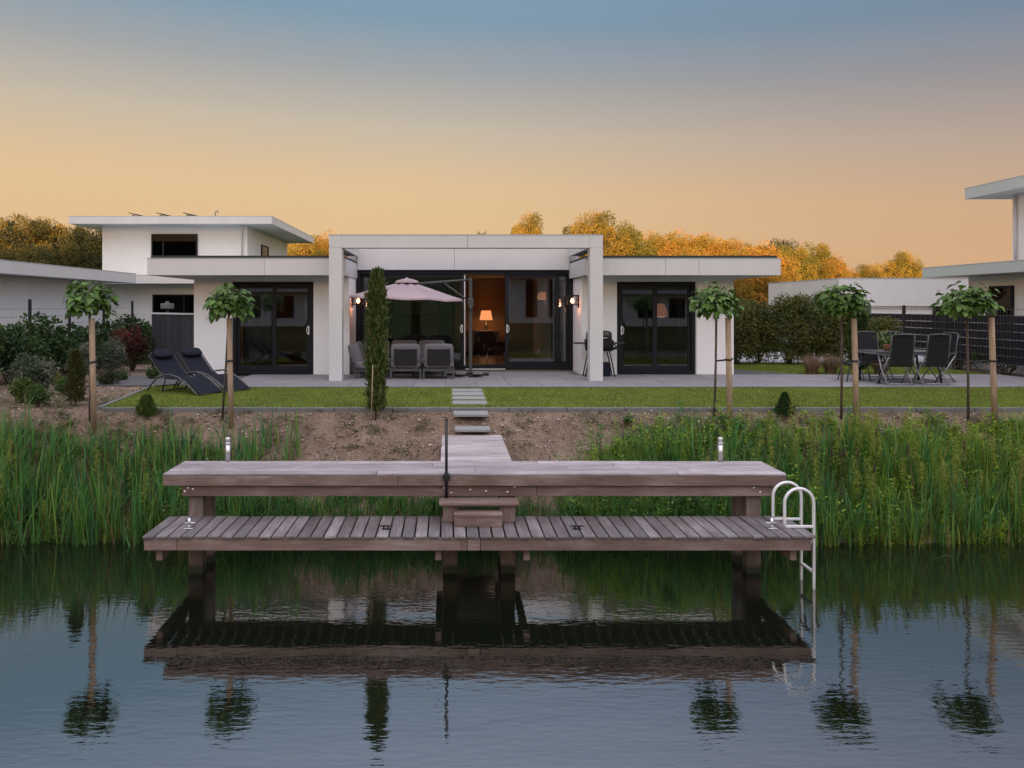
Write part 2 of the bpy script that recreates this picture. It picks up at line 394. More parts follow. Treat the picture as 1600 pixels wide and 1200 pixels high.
tag(MB().add([(-400, -34, 0), (400, -34, 0), (400, 10.95, 0), (-400, 10.95, 0)], [(0, 1, 2, 3)]).build('water', WATER), kind='structure')

# lawn, gravel, patio
LAWN = mat('lawn_turf', (.125, .165, .020), .9, .25, 9, .8, 160)
def sheet(name, poly, z, m): return tag(MB().prism(poly, z - .12, z).build(name, m), kind='structure')
lawn_poly = [(-5.95, 12.72), (13.88, 12.72), (13.88, 15.78), (-4.95, 15.78), (-4.95, 16.3), (-6.45, 16.3)]
sheet('lawn', lawn_poly, 1.645, LAWN)
sheet('rear_lawn', [(9.2, 18.66), (13.9, 18.66), (13.9, 22.6), (7.9, 22.6), (7.9, 20.6)], 1.645, LAWN)
sheet('gravel_strip', [(7.26, 18.66), (9.19, 18.66), (7.89, 20.58), (7.89, 22.6), (7.26, 22.6)], 1.64, GRAVEL)
sheet('side_gravel', [(-8.1, 16.35), (-4.97, 16.35), (-4.97, 18.55), (-8.1, 18.55)], 1.64, GRAVEL)
sheet('rear_path', [(7.26, 22.63), (20, 22.63), (20, 30), (7.26, 30)], 1.655, mat('pale_drive', (.42, .41, .42), .85, .08, 5))
kb = bpy.data.objects.new('kerb', None); COL.objects.link(kb); tag(kb, kind='structure'); kb.location = (0, 12.7, 1.6)
x = -5.95
while x < 13.8:
    bx('kerb_stone', KERB, kb, x, min(x + .99, 13.88), 12.64, 12.715, 1.5, 1.652 + rnd.uniform(-.004, .004), bev=.008); x += 1.0
MB().prism([(-6.03, 12.66), (-5.955, 12.72), (-6.455, 16.3), (-6.53, 16.3)], 1.5, 1.665).build('kerb_stone', KERB, kb)

pat = bpy.data.objects.new('patio', None); COL.objects.link(pat); tag(pat, kind='structure'); pat.location = (-5, 15.8, 1.6)
bx('patio_bed', mat('joint_sand', (.12, .115, .12), .95, .2, 20), pat, -4.94, 13.88, 15.80, 18.58, 1.5, PZ - .012)
bx('patio_bed', MATS['joint_sand'], pat, -2.47, 3.36, 18.58, 19.84, 1.5, PZ - .012)
tw = .7
tile_me = MB().box(.003, tw - .003, .003, tw - .003, -.04, 0, bev=.004).mesh('paving_tile', PAVE)
def tiles(x0, x1, y0, y1):
    ny = int((y1 - y0) / tw + .01); nx = int((x1 - x0) / tw + .01)
    for j in range(ny):
        for i in range(nx):
            px, py = x0 + i * tw, y0 + j * tw
            put('paving_tile', tile_me, pat, (px + 5, py - 15.8, PZ - 1.6 + rnd.uniform(-.0025, .0025)), (rnd.uniform(-.002, .002), rnd.uniform(-.002, .002), 0))
tiles(-4.95, 13.95, 15.80, 18.6); tiles(-2.45, 3.35, 18.6, 19.9)

# short turf blades
def turf(name, poly_test, x0, x1, y0, y1, n, z, hgt):
    b = MB(); r = random.Random(3)
    for _ in range(n):
        x = r.uniform(x0, x1); y = r.uniform(y0, y1)
        if not poly_test(x, y): continue
        a = r.uniform(0, 6.28); w = r.uniform(.004, .008); h = hgt * r.uniform(.5, 1.15) * (1.9 if y < 12.80 and r.random() < .35 else 1); lx, ly = r.gauss(0, .5) * h, r.gauss(0, .5) * h
        c = r.uniform(.75, 1.25); t = (c * r.uniform(.85, 1.25), c, c * r.uniform(.6, 1))
        b.add([(x - w * math.cos(a), y - w * math.sin(a), z - .005), (x + w * math.cos(a), y + w * math.sin(a), z - .005), (x + lx, y + ly, z + h)], [(0, 1, 2)], False, t)
    return tag(b.build(name, mat('turf_blade', (.15, .20, .024), .75, .3, 1.1, attr='tint', trans=.25), colattr=True), kind='stuff')
def in_lawn(x, y):
    if y > 15.76 and x > -4.95: return False
    if .04 < x < .74 and any(a - .02 < y < b + .02 for a, b in SLABS): return False
    return x > -5.95 - (y - 12.72) * .14 and y > 12.73
SLABS = [(14.95, 15.40), (14.32, 14.78), (13.72, 14.10), (13.05, 13.46)]
tag(turf('lawn_grass', in_lawn, -6.45, 13.85, 12.73, 16.28, 120000, 1.645, .034), 'short bright green lawn grass between patio and bank', 'grass')
tag(turf('rear_lawn_grass', lambda x, y: x > 9.25 - (y - 18.66) * .7 and x > 7.95, 7.9, 13.8, 18.7, 22.55, 22000, 1.645, .04), 'green lawn grass behind the dining patio', 'grass')

# stepping slabs
def slab(label, x0, x1, y0, y1, z, tilt=0.0):
    cx, cy = (x0 + x1) / 2, (y0 + y1) / 2
    o = MB().box(x0 - cx, x1 - cx, y0 - cy, y1 - cy, -.05, 0, bev=.008).build('stepping_stone', STEPST)
    o.location = (cx, cy, z); o.rotation_euler = (R(tilt), 0, R(rnd.uniform(-1, 1)))
    tag(o, label, 'paving slab', 'stepping stones from patio to jetty')
for (a, b), w in zip(SLABS, ('grey stepping slab in the lawn nearest the patio', 'second grey stepping slab in the lawn, counted from the patio',
                             'third grey stepping slab in the lawn, counted from the patio', 'grey stepping slab in the lawn nearest the kerb')):
    slab(w, .08, .70, a, b, 1.672)
slab('grey slab on bare soil just below the lawn kerb', .09, .68, 12.30, 12.58, 1.60, 4)
slab('grey slab at the landward end of the jetty boards', .11, .69, 11.98, 12.24, 1.40, 3)

# ------------------------------------------------------------------ the dock
ZU = 1.294; ZL = .733
dock = thing('dock', 'weathered two-level wooden dock with a jetty leading to the bank', 'dock', (.35, 9.3, 0))
DO = Vector((.35, 9.3, 0))
# lower deck: grooved boards running front to back
npl = 52; x0, x1 = -3.55, 4.28; pitch = (x1 - x0) / npl
pm = [MB().box(-pitch / 2 + .0095, pitch / 2 - .0095, -.41, .41, -.028, 0, bev=.004).mesh('deck_plank', WOODY) for _ in range(2)]
for i in range(npl):
    put('deck_plank', pm[i % 2], dock, (x0 + (i + .5) * pitch - DO.x, 8.93 - DO.y + rnd.uniform(-.006, .006), ZL + rnd.uniform(-.003, .003)), (0, rnd.uniform(-.008, .008), rnd.uniform(-.003, .003)))
# upper deck: long boards
def long_boards(y, w, cuts, zz, m=WOODX, nm='deck_plank'):
    for a, b in zip(cuts, cuts[1:]):
        o = MB().box(a + .003, b - .003, y + .005, y + w - .005, zz - .028, zz, bev=.005).build(nm, m, dock)
        o.location.z += rnd.uniform(-.002, .002)
bw = .152
for k in range(5):
    cuts = [-3.58, [-.9, .35, 1.55, -.2, 1.2][k], [2.9, 3.1, 99, 2.2, 2.6][k], 4.25]
    long_boards(9.24 + k * bw, bw, [c for c in cuts if c < 90], ZU)
# jetty boards
yj = 10.003
for k in range(14):
    o = MB().box(-.10, .87, yj + .005, yj + .140, ZU - .028, ZU, bev=.004).build('jetty_plank', JETTYX, dock)
    o.location.z += rnd.uniform(-.002, .002); yj += .145
for xx in (-.06, .77):
    bx('jetty_beam', BEAMX, dock, xx, xx + .06, 10.02, 12.02, ZU - .20, ZU - .031)
# upper fascia boards and beams
for a, b in ((-3.58, -.632), (-.628, 4.25)):
    bx('fascia_board', BEAMX, dock, a, b, 9.245, 9.285, ZU - .155, ZU - .030, bev=.004)
for a, b in ((-3.36, 1.12), (1.124, 4.10)):
    bx('beam', BEAMX, dock, a, b, 9.288, 9.35, ZU - .297, ZU - .162, bev=.005)
bx('beam', BEAMX, dock, -3.36, 4.10, 9.87, 9.93, ZU - .297, ZU - .162)
for xx in (-3.578, 4.212):
    bx('fascia_board', BEAMX, dock, xx, xx + .038, 9.288, 9.99, ZU - .155, ZU - .030)
bx('fascia_board', BEAMX, dock, -3.53, 4.205, 9.955, 9.992, ZU - .155, ZU - .030)
# lower fascia
for a, b in ((-3.53, -3.152), (-3.148, .15), (.152, .22), (.226, .374), (.38, 4.22)):
    bx('fascia_board', BEAMX, dock, a, b, 8.545, 8.585, ZL - .175, ZL - .032, bev=.004)
bx('beam', BEAMX, dock, -3.5, 4.2, 9.2, 9.24, ZL - .175, ZL - .032)
for xx in (-3.528, 4.18):
    bx('fascia_board', BEAMX, dock, xx, xx + .038, 8.588, 9.198, ZL - .175, ZL - .032)
# piles, cantilever beams and braces
for px in (-3.30, -.065, .67, 3.795):
    for py in (9.355, 9.715):
        bx('pile', PILE, dock, px, px + .185, py, py + .15, -.9, ZU - .165 if py > 9.5 else ZU - .17, bev=.006)
for px in (-3.42, -.15, .885, 4.01):
    bx('cantilever_beam', BEAMX, dock, px, px + .075, 8.62, 9.86, ZL - .315, ZL - .178, bev=.005)
for px, sg in ((-3.345, 1), (4.008, -1)):
    MB().extr([(8.9, ZL - .18), (9.35, ZL - .18), (9.35, ZL - .42)], 0, px, px + .04 * sg).build('brace', BEAMZ, dock)
# step between the decks
bx('step_tread', BEAMX, dock, -.11, .87, 8.98, 9.24, ZU - .335, ZU - .30, bev=.004)
bx('step_tread', BEAMX, dock, .07, .66, 8.86, 9.12, ZL + .125, ZL + .16, bev=.004)
bx('step_riser', BEAMX, dock, .075, .655, 8.872, 8.91, ZL + .002, ZL + .122, bev=.004)
for xx in (-.06, .63):
    bx('step_side', BEAMZ, dock, xx, xx + .19, 9.06, 9.12, ZL + .002, ZU - .338, bev=.004)
bolt = MB(); bolt.lathe((0, 0, 0), [(0, .009), (.013, .007), (.016, 0), (.016, -.004)], 10); bolt.xf(Matrix.Rotation(R(90), 4, 'X'))
bolt_me = bolt.mesh('bolt', STEEL)
for bxx, bz in ((-3.28, -.19), (-3.32, -.235), (-3.22, -.205), (-.045, -.19), (.04, -.255), (.28, -.215), (.48, -.232), (.75, -.245), (.84, -.18), (3.86, -.19), (3.94, -.245)):
    put('bolt', bolt_me, dock, (bxx - DO.x, 9.287 - DO.y, ZU + bz + .0))

# things fixed on the dock
def tube_thing(name, label, cat, loc): return thing(name, label, cat, loc)
for px, w in ((-2.98, 'left'), (3.69, 'right')):
    t = thing('mooring_post', f'short steel mooring post with collar at the {w} end of the upper deck', 'mooring post', (px, 9.97, ZU), 0, 'mooring posts on the upper deck')
    MB().tube([(0, 0, 0), (0, 0, .235)], .034, 16).build('tube', STEEL, t, local=True)
    MB().lathe((0, 0, .235), [(.034, 0), (.042, .004), (.042, .022), (.034, .026), (.036, .028), (.036, .085), (.03, .092), (0, .093)], 16).build('cap', STEEL, t, local=True)
def cross_cleat(px, label):
    t = thing('mooring_bollard', label, 'bollard', (px, 8.82, ZL + .002), 0, 'steel cross bollards on the lower deck')
    MB().box(-.055, .055, -.035, .035, 0, .008, bev=.003).build('base_plate', STEEL, t, local=True)
    MB().tube([(0, 0, .008), (0, 0, .125)], .019, 14).build('post', STEEL, t, local=True)
    MB().tube([(-.075, 0, .065), (.075, 0, .065)], .009, 10).build('cross_bar', STEEL, t, local=True)
cross_cleat(-3.10, 'small steel cross bollard at the left end of the lower deck')
cross_cleat(3.88, 'small steel cross bollard beside the swim ladder')
for px, w in ((-.74, 'left'), (1.54, 'right')):
    t = thing('deck_cleat', f'small black deck cleat on the lower deck, {w} of the step', 'cleat', (px, 8.78, ZL + .002), 0, 'black cleats on the lower deck')
    MB().tube([(-.085, 0, .036), (-.05, 0, .041), (0, 0, .043), (.05, 0, .041), (.085, 0, .036)], [.006, .011, .012, .011, .006], 8).build('horn', BLACKM, t, local=True)
    MB().box(-.035, -.015, -.012, .012, 0, .036).box(.015, .035, -.012, .012, 0, .036).box(-.05, .05, -.018, .018, 0, .008).build('base', BLACKM, t, local=True)
# thin black pole clamped on the front of the upper deck
t = thing('pole', 'thin black pole clamped upright to the front of the upper deck', 'pole', (-.02, 9.215, ZU - .30))
MB().tube([(0, 0, .002), (0, 0, .98)], .0185, 12).build('shaft', BLACKM, t, local=True)
MB().box(-.05, .05, -.024, .026, .25, .28, bev=.004).box(-.034, .034, -.03, .026, .22, .31, bev=.006).build('clamp', BLACKM, t, local=True)
MB().lathe((0, 0, .98), [(.0185, 0), (.02, .004), (.02, .015), (0, .02)], 12).build('cap', BLACKM, t, local=True)
MB().tube([(-.05, 0, .66), (-.1, 0, .64), (-.15, 0, .60), (-.165, 0, .56)], .005, 6).build('cord', BLACKM, t, local=True)
# swim ladder
t = thing('swim_ladder', 'white aluminium swim ladder with two arched handrails going into the water', 'ladder', (4.22, 9.0, ZL))
for yy in (-.165, .15):
    pts = [(-.18, yy, .004)] + [(-.18, yy, .06 + .24 * k / 3) for k in range(4)]
    pts += [(-.005 - .175 * math.cos(math.pi * k / 12), yy, .30 + .175 * math.sin(math.pi * k / 12)) for k in range(1, 12)]
    pts += [(.17, yy, .30 - 1.25 * k / 4) for k in range(5)]
    MB().tube(pts, .0185, 12).build('handrail', ALU, t, local=True)
    MB().box(-.18, .155, yy - .016, yy + .016, .004, .034, bev=.004).build('foot_bar', ALU, t, local=True)
for zz in (-.19, -.53, -.86):
    MB().box(.148, .192, -.146, .13, zz - .014, zz + .014, bev=.004).build('rung', ALU, t, local=True)

# ------------------------------------------------------------------ our house
YW = 18.6; YM = 19.9
house = thing('bungalow', 'white flat-roofed bungalow with a tall pergola frame and three glazed fronts', 'house', (.4, 19, PZ - .05))
H0 = PZ - .05; ZS = 4.138; ZT = 4.54
def wall(a, name='wall', m=STUCCO): return bx(name, m, house, *a)
# left wing
ZD = 4.015
for s, xa, xb, da, db in ((-1, -6.42, -2.49, -5.47, -3.40), (1, 3.38, 7.22, 4.27, 6.28)):
    wall((xa, da, YW, YW + .3, H0, ZS)); wall((db, xb, YW, YW + .3, H0, ZS)); wall((da, db, YW, YW + .3, ZD, ZS - .002))
    (wall((xa, xa + .3, YW + .302, 27, H0, ZS)) if s < 0 else None); wall((xb - .3, xb, YW + .302, 27, H0, ZS)) if s > 0 else None; wall((xa + .302, xb - .302, 26.7, 27, H0, ZS))
    bx('room_floor', mat('oak_floor', (.16, .11, .075), .5, .2, 5, stretch=(6, 1, 1)), house, xa + .302, xb - .302, YW + .302, 26.698, H0, H0 + .06)
    # roof slab with soffit and fascia panels
    ra, rb = (-7.23, -2.46) if s < 0 else (3.29, 8.0)
    bx('soffit', SOFFIT, house, ra + .03, rb - .03, 17.73, 27.6, ZS + .004, ZS + .06)
    rf = bx('roof', BITUMEN, house, ra + .06, rb - .06, 17.76, 27.55, ZS + .062, ZT + .075)
    cuts = [ra, (413 - 700) / 65, rb] if s < 0 else [ra, (1040 - 700) / 65, (1092 - 700) / 65, rb]
    for a, b in zip(cuts, cuts[1:]):
        MB().box(a + (.003 if a != ra else 0), b - (.003 if b != rb else 0), 17.69, 17.728, ZS, ZT, bev=.004).build('fascia_panel', FASCIA, rf)
    for xx in (ra, rb - .03) :
        for k in range(3):
            MB().box(xx, xx + .028, 17.732 + k * 3.3, 17.732 + (k + 1) * 3.3 - .005, ZS, ZT, bev=.003).build('fascia_panel', FASCIA, rf)
    MB().box(ra, rb, 27.64, 27.66, ZS, ZT).build('fascia_panel', FASCIA, rf)
    MB().box(ra - .008, rb + .008, 17.68, 17.74, ZT + .001, ZT + .012).build('roof_trim', GREYFASCIA, rf)
# corner trims and vents on the wings
# main living room
wall((-2.488, -2.2, YM + .262, 27, H0, 4.418), 'side_wall'); wall((3.09, 3.378, YM + .262, 27, H0, 4.418), 'side_wall')
bx('room_floor', MATS['oak_floor'], house, -2.19, 3.08, YM + .1, 26.69, H0, H0 + .055)
wall((-2.19, 3.08, 26.7, 27, H0, 4.418), 'back_wall', mat('lamp_tinted_wall', (.27, .19, .125), .8, .08, 2))  # ochre also holds the lamp's warm tint on this wall
bx('room_ceiling', STUCCO, house, -2.75, 3.58, YM + .26, 27, 4.42, 4.5)
# upper band of the main volume: panels
for a, b in ((-2.452, .17), (.176, 3.282)):
    bx('upper_panel', FASCIA, house, a, b, YM, YM + .25, 4.375, 5.03, bev=.003)
bx('upper_side', FASCIA, house, -2.75, -2.50, YM + .26, 27.4, 4.56, 5.02); bx('upper_side', FASCIA, house, 3.33, 3.58, YM + .26, 27.4, 4.56, 5.02)
bx('main_roof', BITUMEN, house, -2.5, 3.33, YM + .26, 27.4, 4.90, 5.0)
# pergola frame
for a in (-2.75, 3.28):
    bx('pergola_post', FASCIA, house, a, a + .30, 17.0, 17.3, PZ - .04, 4.738, bev=.004)
    bx('pergola_side_beam', FASCIA, house, a, a + .30, 17.303, YM - .003, 4.742, 5.04, bev=.004)
for a, b in ((-2.75, -2.452), (-2.448, .448), (.453, 3.277), (3.281, 3.58)):
    bx('pergola_beam', FASCIA, house, a, b, 17.0, 17.3, 4.741, 5.04, bev=.004)
bx('beam_trim', GREYFASCIA, house, -2.76, 3.59, 16.99, 17.31, 5.041, 5.052)
# return walls between the wings and the living room front
wall((-2.79, -2.492, YW + .302, YM - .002, H0, ZS - .002), 'return_wall'); wall((3.382, 3.68, YW + .302, YM - .002, H0, ZS - .002), 'return_wall')

def ring(b, x0, x1, y0, y1, z0, z1, w, wb=None):
    wb = wb or w
    b.box(x0, x0 + w, y0, y1, z0, z1); b.box(x1 - w, x1, y0, y1, z0, z1)
    b.box(x0 + w, x1 - w, y0, y1, z0, z0 + wb); b.box(x0 + w, x1 - w, y0, y1, z1 - w, z1); return b
def handle_mesh():
    b = MB(); pts = [(0, 0, -.1)] + [(.0, -.02, -.1)] + [(.055 * math.sin(math.pi * k / 8), -.03, -.1 * math.cos(math.pi * k / 8)) for k in range(9)] + [(0, -.02, .1), (0, 0, .1)]
    b.tube(pts, .011, 8); b.box(-.014, .014, -.035, -.022, -.115, .115); return b.mesh('handle', ALU)
HAN = handle_mesh()
def leaf(parent, x0, x1, y, z0, z1, w=.075, handle=None, flip=False, gm=GLASS, wb=.11):
    f = ring(MB(), x0, x1, y, y + .05, z0, z1, w, wb).build('sash_frame', FRAME, parent)
    MB().box(x0 + w - .008, x1 - w + .008, y + .02, y + .03, z0 + wb - .008, z1 - w + .008).build('pane', gm, parent)
    if handle is not None:
        q = parent; org = Vector()
        while q: org += q.location; q = q.parent
        h = put('handle', HAN, parent, Vector((handle, y - .002, 2.78)) - org)
        if flip: h.scale = (-1, 1, 1)
def door_root(y, x):
    o = bpy.data.objects.new('sliding_door', None); COL.objects.link(o); o.parent = house
    o.location = Vector((x, y, PZ)) - house.location; return o
# left wing door
d = door_root(YW + .12, -4.4); ring(MB(), -5.468, -3.402, YW + .10, YW + .24, PZ + .005, ZD - .003, .085).build('outer_frame', FRAME, d)
leaf(d, -5.38, -4.40, YW + .175, PZ + .095, ZD - .09); leaf(d, -4.46, -3.49, YW + .115, PZ + .095, ZD - .09, .09, -3.535, True)
# right wing door
d = door_root(YW + .12, 5.3); ring(MB(), 4.272, 6.278, YW + .10, YW + .24, PZ + .005, ZD - .003, .085).build('outer_frame', FRAME, d)
leaf(d, 4.36, 5.30, YW + .115, PZ + .095, ZD - .09, .09, 4.405, False); leaf(d, 5.26, 6.19, YW + .175, PZ + .095, ZD - .09)
# living room front
d = door_root(YM + .12, .4); zt = 4.37
ring(MB(), -2.488, 3.378, YM + .08, YM + .24, PZ + .005, zt - .003, .10).build('outer_frame', FRAME, d)
leaf(d, -2.385, .19, YM + .165, PZ + .11, zt - .11, .09)
leaf(d, -1.75, .435, YM + .105, PZ + .11, zt - .11, .09, .385, True)
leaf(d, 1.55, 3.02, YM + .105, PZ + .11, zt - .11, .10, 1.60, False)
leaf(d, 2.96, 3.275, YM + .165, PZ + .11, zt - .11, .06)
bx('white_edge_strip', ALU, d, .44, .468, YM + .10, YM + .13, PZ + .02, zt - .12)
bx('sill_track', ALU, d, .47, 1.55, YM + .05, YM + .24, PZ + .002, PZ + .03)

# wall lanterns
BULB = emit('bulb_glow', (1.0, .40, .20), 5); SHADEW = emit('lamp_shade_glow', (1.0, .36, .13), .95)
def lantern(px, sg, label):
    t = thing('wall_lantern', label, 'lantern', (px, 19.0, 3.55), 0, 'lanterns on the pergola return walls')
    MB().box(min(0, sg * .03), max(0, sg * .03), -.05, .05, -.2, .14, bev=.004).build('back_plate', BLACKM, t, local=True)
    b = MB(); a0, a1 = (.05, .29); e = .012
    X = sorted((sg * a0, sg * a1))
    for xx in X:
        for yy in (-.12, .12): b.box(xx - e, xx + e, yy - e, yy + e, -.12, .12)
    for zz in (-.12, .12):
        for yy in (-.12, .12): b.box(X[0] + e, X[1] - e, yy - e, yy + e, zz - e, zz + e)
        for xx in X: b.box(xx - e, xx + e, -.12 + e, .12 - e, zz - e, zz + e)
    b.box(min(sg * .03, sg * .06), max(sg * .03, sg * .06), -.015, .015, -.015, .015)
    b.build('cage', BLACKM, t, local=True)
    MB().box(X[0] + .014, X[1] - .014, -.108, .108, .10, .108).tube([(sg * .17, 0, .10), (sg * .17, 0, .05)], .02, 10).build('lamp_holder', BLACKM, t, local=True)
    MB().lathe((sg * .17, 0, -.02), [(0, -.06), (.03, -.05), (.048, -.02), (.048, .01), (.03, .05), (.018, .07)], 14).build('bulb', BULB, t, local=True)
    ld = bpy.data.lights.new('lantern_light', 'POINT'); ld.energy = 4; ld.color = (1, .40, .24); ld.shadow_soft_size = .05
    lo = bpy.data.objects.new('lantern_light', ld); COL.objects.link(lo); lo.parent = t; lo.location = (sg * .17, -.01, -.12)
lantern(-2.489, 1, 'lit black cage lantern with orange bulb on the wall left of the parasol')
lantern(3.379, -1, 'lit black cage lantern with orange bulb on the wall above the barbecue side')

# small fittings on the walls
for px, w in ((-5.94, 'left of the left wing door'), (6.76, 'right of the right wing door')):
    t = thing('wall_light', 'small dark box wall light ' + w, 'lamp', (px, YW, 3.17), 0, 'dark box lights on the wings')
    MB().box(-.055, .055, -.10, -.002, -.09, .09, bev=.006).build('housing', BLACKM, t, local=True)
    MB().box(-.045, .045, -.09, -.012, -.096, -.091).build('lens', FASCIA, t, local=True)
# ------------------------------------------------------------------ neighbouring houses
def roof_slab(parent, x0, x1, y0, y1, z0, z1, m=FASCIA, cutx=(), cuty=(), trim=GREYFASCIA):
    MB().box(x0 + .04, x1 - .04, y0 + .04, y1 - .04, z0 + .005, z1 - .02).build('roof', SOFFIT, parent)
    cx = [x0, *cutx, x1]; cy = [y0 + .036, *cuty, y1 - .036]
    for a, b in zip(cx, cx[1:]):
        for yy in (y0, y1 - .034): MB().box(a + .002, b - .002, yy, yy + .034, z0, z1, bev=.004).build('fascia_panel', m, parent)
    for a, b in zip(cy, cy[1:]):
        for xx in (x0, x1 - .034): MB().box(xx, xx + .034, a + .002, b - .002, z0, z1, bev=.004).build('fascia_panel', m, parent)
    MB().box(x0 - .01, x1 + .01, y0 - .01, y1 + .01, z1 + .001, z1 + .014).build('roof_trim', trim, parent)
def window(parent, x0, x1, y, z0, z1, axis=1, mull=(), out=-1):
    """window on a wall face; axis 1: wall across y, axis 0: wall across x (y is then x); out: side it faces"""
    o = bpy.data.objects.new('window', None); COL.objects.link(o); o.parent = parent
    w = .06
    def bb(b, a, c, d0, d1, e, f):
        p, q = sorted((y + out * d0, y + out * d1))
        return b.box(a, c, p, q, e, f) if axis else b.box(p, q, a, c, e, f)
    b = MB(); bb(b, x0, x0 + w, .002, .07, z0, z1); bb(b, x1 - w, x1, .002, .07, z0, z1); bb(b, x0 + w, x1 - w, .002, .07, z0, z0 + w); bb(b, x0 + w, x1 - w, .002, .07, z1 - w, z1)
    for q in mull: bb(b, q - .03, q + .03, .002, .068, z0 + w, z1 - w)
    org = Vector(); q = parent
    while q: org += q.location; q = q.parent
    c = Vector(((x0 + x1) / 2, y, z0)) if axis else Vector((y, (x0 + x1) / 2, z0))
    o.location = c - org
    b.build('frame', FRAME, o)
    bb(MB(), x0 + w - .005, x1 - w + .005, .035, .042, z0 + w - .005, z1 - w + .005).build('pane', GLASS_DIM, o)
    bb(MB(), x0 + w, x1 - w, .004, .012, z0 + w, z1 - w).build('dark_backing', mat('dark_room', (.03, .03, .034), .9, .4, 2), o)  # dark sheet whose colour stands for the unlit room behind the pane

n1 = thing('neighbour_house', 'white two-storey house with wide flat eaves and solar panels on its roof', 'house', (-12, 33, GZ))
bx('lower_wall', STUCCO, n1, -15, -7, 28.2, 32.99, 1.5, 4.23)
window(n1, -11.3, -8.8, 28.2, 2.2, 3.84, mull=(-10.1,))
bx('upper_wall', STUCCO, n1, -15.5, -9.0, 33, 41.2, 1.5, 6.965)
window(n1, -13.28, -11.22, 33, 4.9, 6.62, mull=(-12.75,))
window(n1, 35.4, 36.7, -9.0, 4.9, 6.35, axis=0, out=1)
MB().tube([(-9.22, 32.93, 4.4), (-9.22, 32.93, 6.7), (-9.1, 32.6, 6.95)], .045, 8).build('downpipe', FASCIA, n1)
e = bpy.data.objects.new('lower_roof', None); COL.objects.link(e); e.parent = n1; roof_slab(e, -15.2, -6.6, 27.3, 32.95, 4.23, 4.54, cutx=(-11,))
e = bpy.data.objects.new('upper_roof', None); COL.objects.link(e); e.parent = n1; roof_slab(e, -16.5, -7.66, 32, 42, 6.97, 7.3, cutx=(-12.6,), cuty=(35, 38.5))
for k, px in enumerate((-14.3, -13.05, -11.85)):
    pz = .22
    MB().box(px, px + .05, 33.3, 33.9, 7.32, 7.52).build('panel_bracket', GREYM, n1)
    zz = lambda x, h: 7.58 - (x - px + .08) * .22 + h
    b = MB(); b.add([(x, y, zz(x, h)) for h in (0, .03) for x, y in ((px - .08, 33.1), (px + .55, 33.1), (px + .55, 34.6), (px - .08, 34.6))],
                    [(0, 3, 2, 1), (4, 5, 6, 7), (0, 1, 5, 4), (2, 3, 7, 6), (1, 2, 6, 5), (3, 0, 4, 7)]); b.build('solar_panel', FRAME, n1)
MB().tube([(-10.5, 33.2, 7.3), (-10.5, 33.2, 7.62), (-10.45, 33.2, 7.68), (-10.40, 33.2, 7.68), (-10.36, 33.2, 7.58)], .022, 6).build('roof_vent', GREYM, n1)

n2 = thing('neighbour_annex', 'low white building with a long pale eave beyond the wire fence', 'house', (-14, 18, GZ))
bx('wall', STUCCO, n2, -19, -11.9, 9, 25.4, 1.4, 4.205)
roof_slab(n2, -19.6, -11.1, 8, 26.2, 4.21, 4.54, cutx=(), cuty=(12, 17.4, 21.8))

n3 = thing('neighbour_villa', 'pale two-storey villa with grey-green eaves beyond the dark fence', 'house', (18, 20, GZ))
bx('lower_wall', STUCCO, n3, 15.2, 26, 8, 21.5, 1.4, 4.245)
e = bpy.data.objects.new('lower_roof', None); COL.objects.link(e); e.parent = n3; roof_slab(e, 14.3, 27, 7, 22.2, 4.25, 4.54, GREYFASCIA, cuty=(12, 17), trim=FASCIA)
bx('upper_wall', STUCCO, n3, 18.1, 27, 10, 23.6, 4.56, 6.945)
e = bpy.data.objects.new('upper_roof', None); COL.objects.link(e); e.parent = n3; roof_slab(e, 17.2, 28, 9, 24.5, 6.95, 7.3, GREYFASCIA, cuty=(14, 19), trim=FASCIA)
window(n3, 19.75, 20.6, 15.2, 2.6, 3.95, axis=0)
MB().tube([(18.04, 23.4, 4.6), (18.04, 23.4, 6.9)], .04, 8).build('downpipe', FASCIA, n3)

n4 = thing('long_white_house', 'long low white house behind the dark fence and the shrubs', 'house', (19, 32, GZ))
bx('wall', STUCCO, n4, 16.4, 30, 30.7, 37, 1.4, 3.4)
bx('upper_band', FASCIA, n4, 16.2, 30, 30.5, 37.2, 3.402, 4.54)
bx('dark_cladding', DARKPLANK, n4, 16.33, 16.398, 31, 36.8, 1.7, 3.398)
window(n4, 20.2, 21.5, 30.7, 2.2, 3.38)
bx('roof_trim', GREYFASCIA, n4, 16.18, 30.1, 30.48, 37.3, 4.541, 4.56)

def far_house(label, x0, x1, y, z1, wins, step=None):
    t = thing('far_house', label, 'house', ((x0 + x1) / 2, y, GZ))
    bx('wall', STUCCO, t, x0, x1, y, y + 7, 1.5, z1 - .32)
    bx('roof', FASCIA, t, x0 - .5, x1 + .5, y - .6, y + 7.4, z1 - .318, z1)
    for a, b, c, d in wins: window(t, a, b, y, c, d)
    if step: bx('terrace_wall', STUCCO, t, *step)
far_house('far white house with small dark windows below the golden wood', 24.8, 31.5, 62, 4.55, ((24.95, 25.6, 2.4, 4.0), (26.1, 26.5, 3.2, 3.7), (28.7, 29.1, 2.6, 4.0), (29.35, 29.9, 2.6, 4.0), (30.3, 30.5, 3.2, 3.5)), (26, 31, 58, 58.4, 1.5, 2.9))
far_house('far white roof corner peeping out beside the long white house', 32.4, 37, 70, 6.0, ())

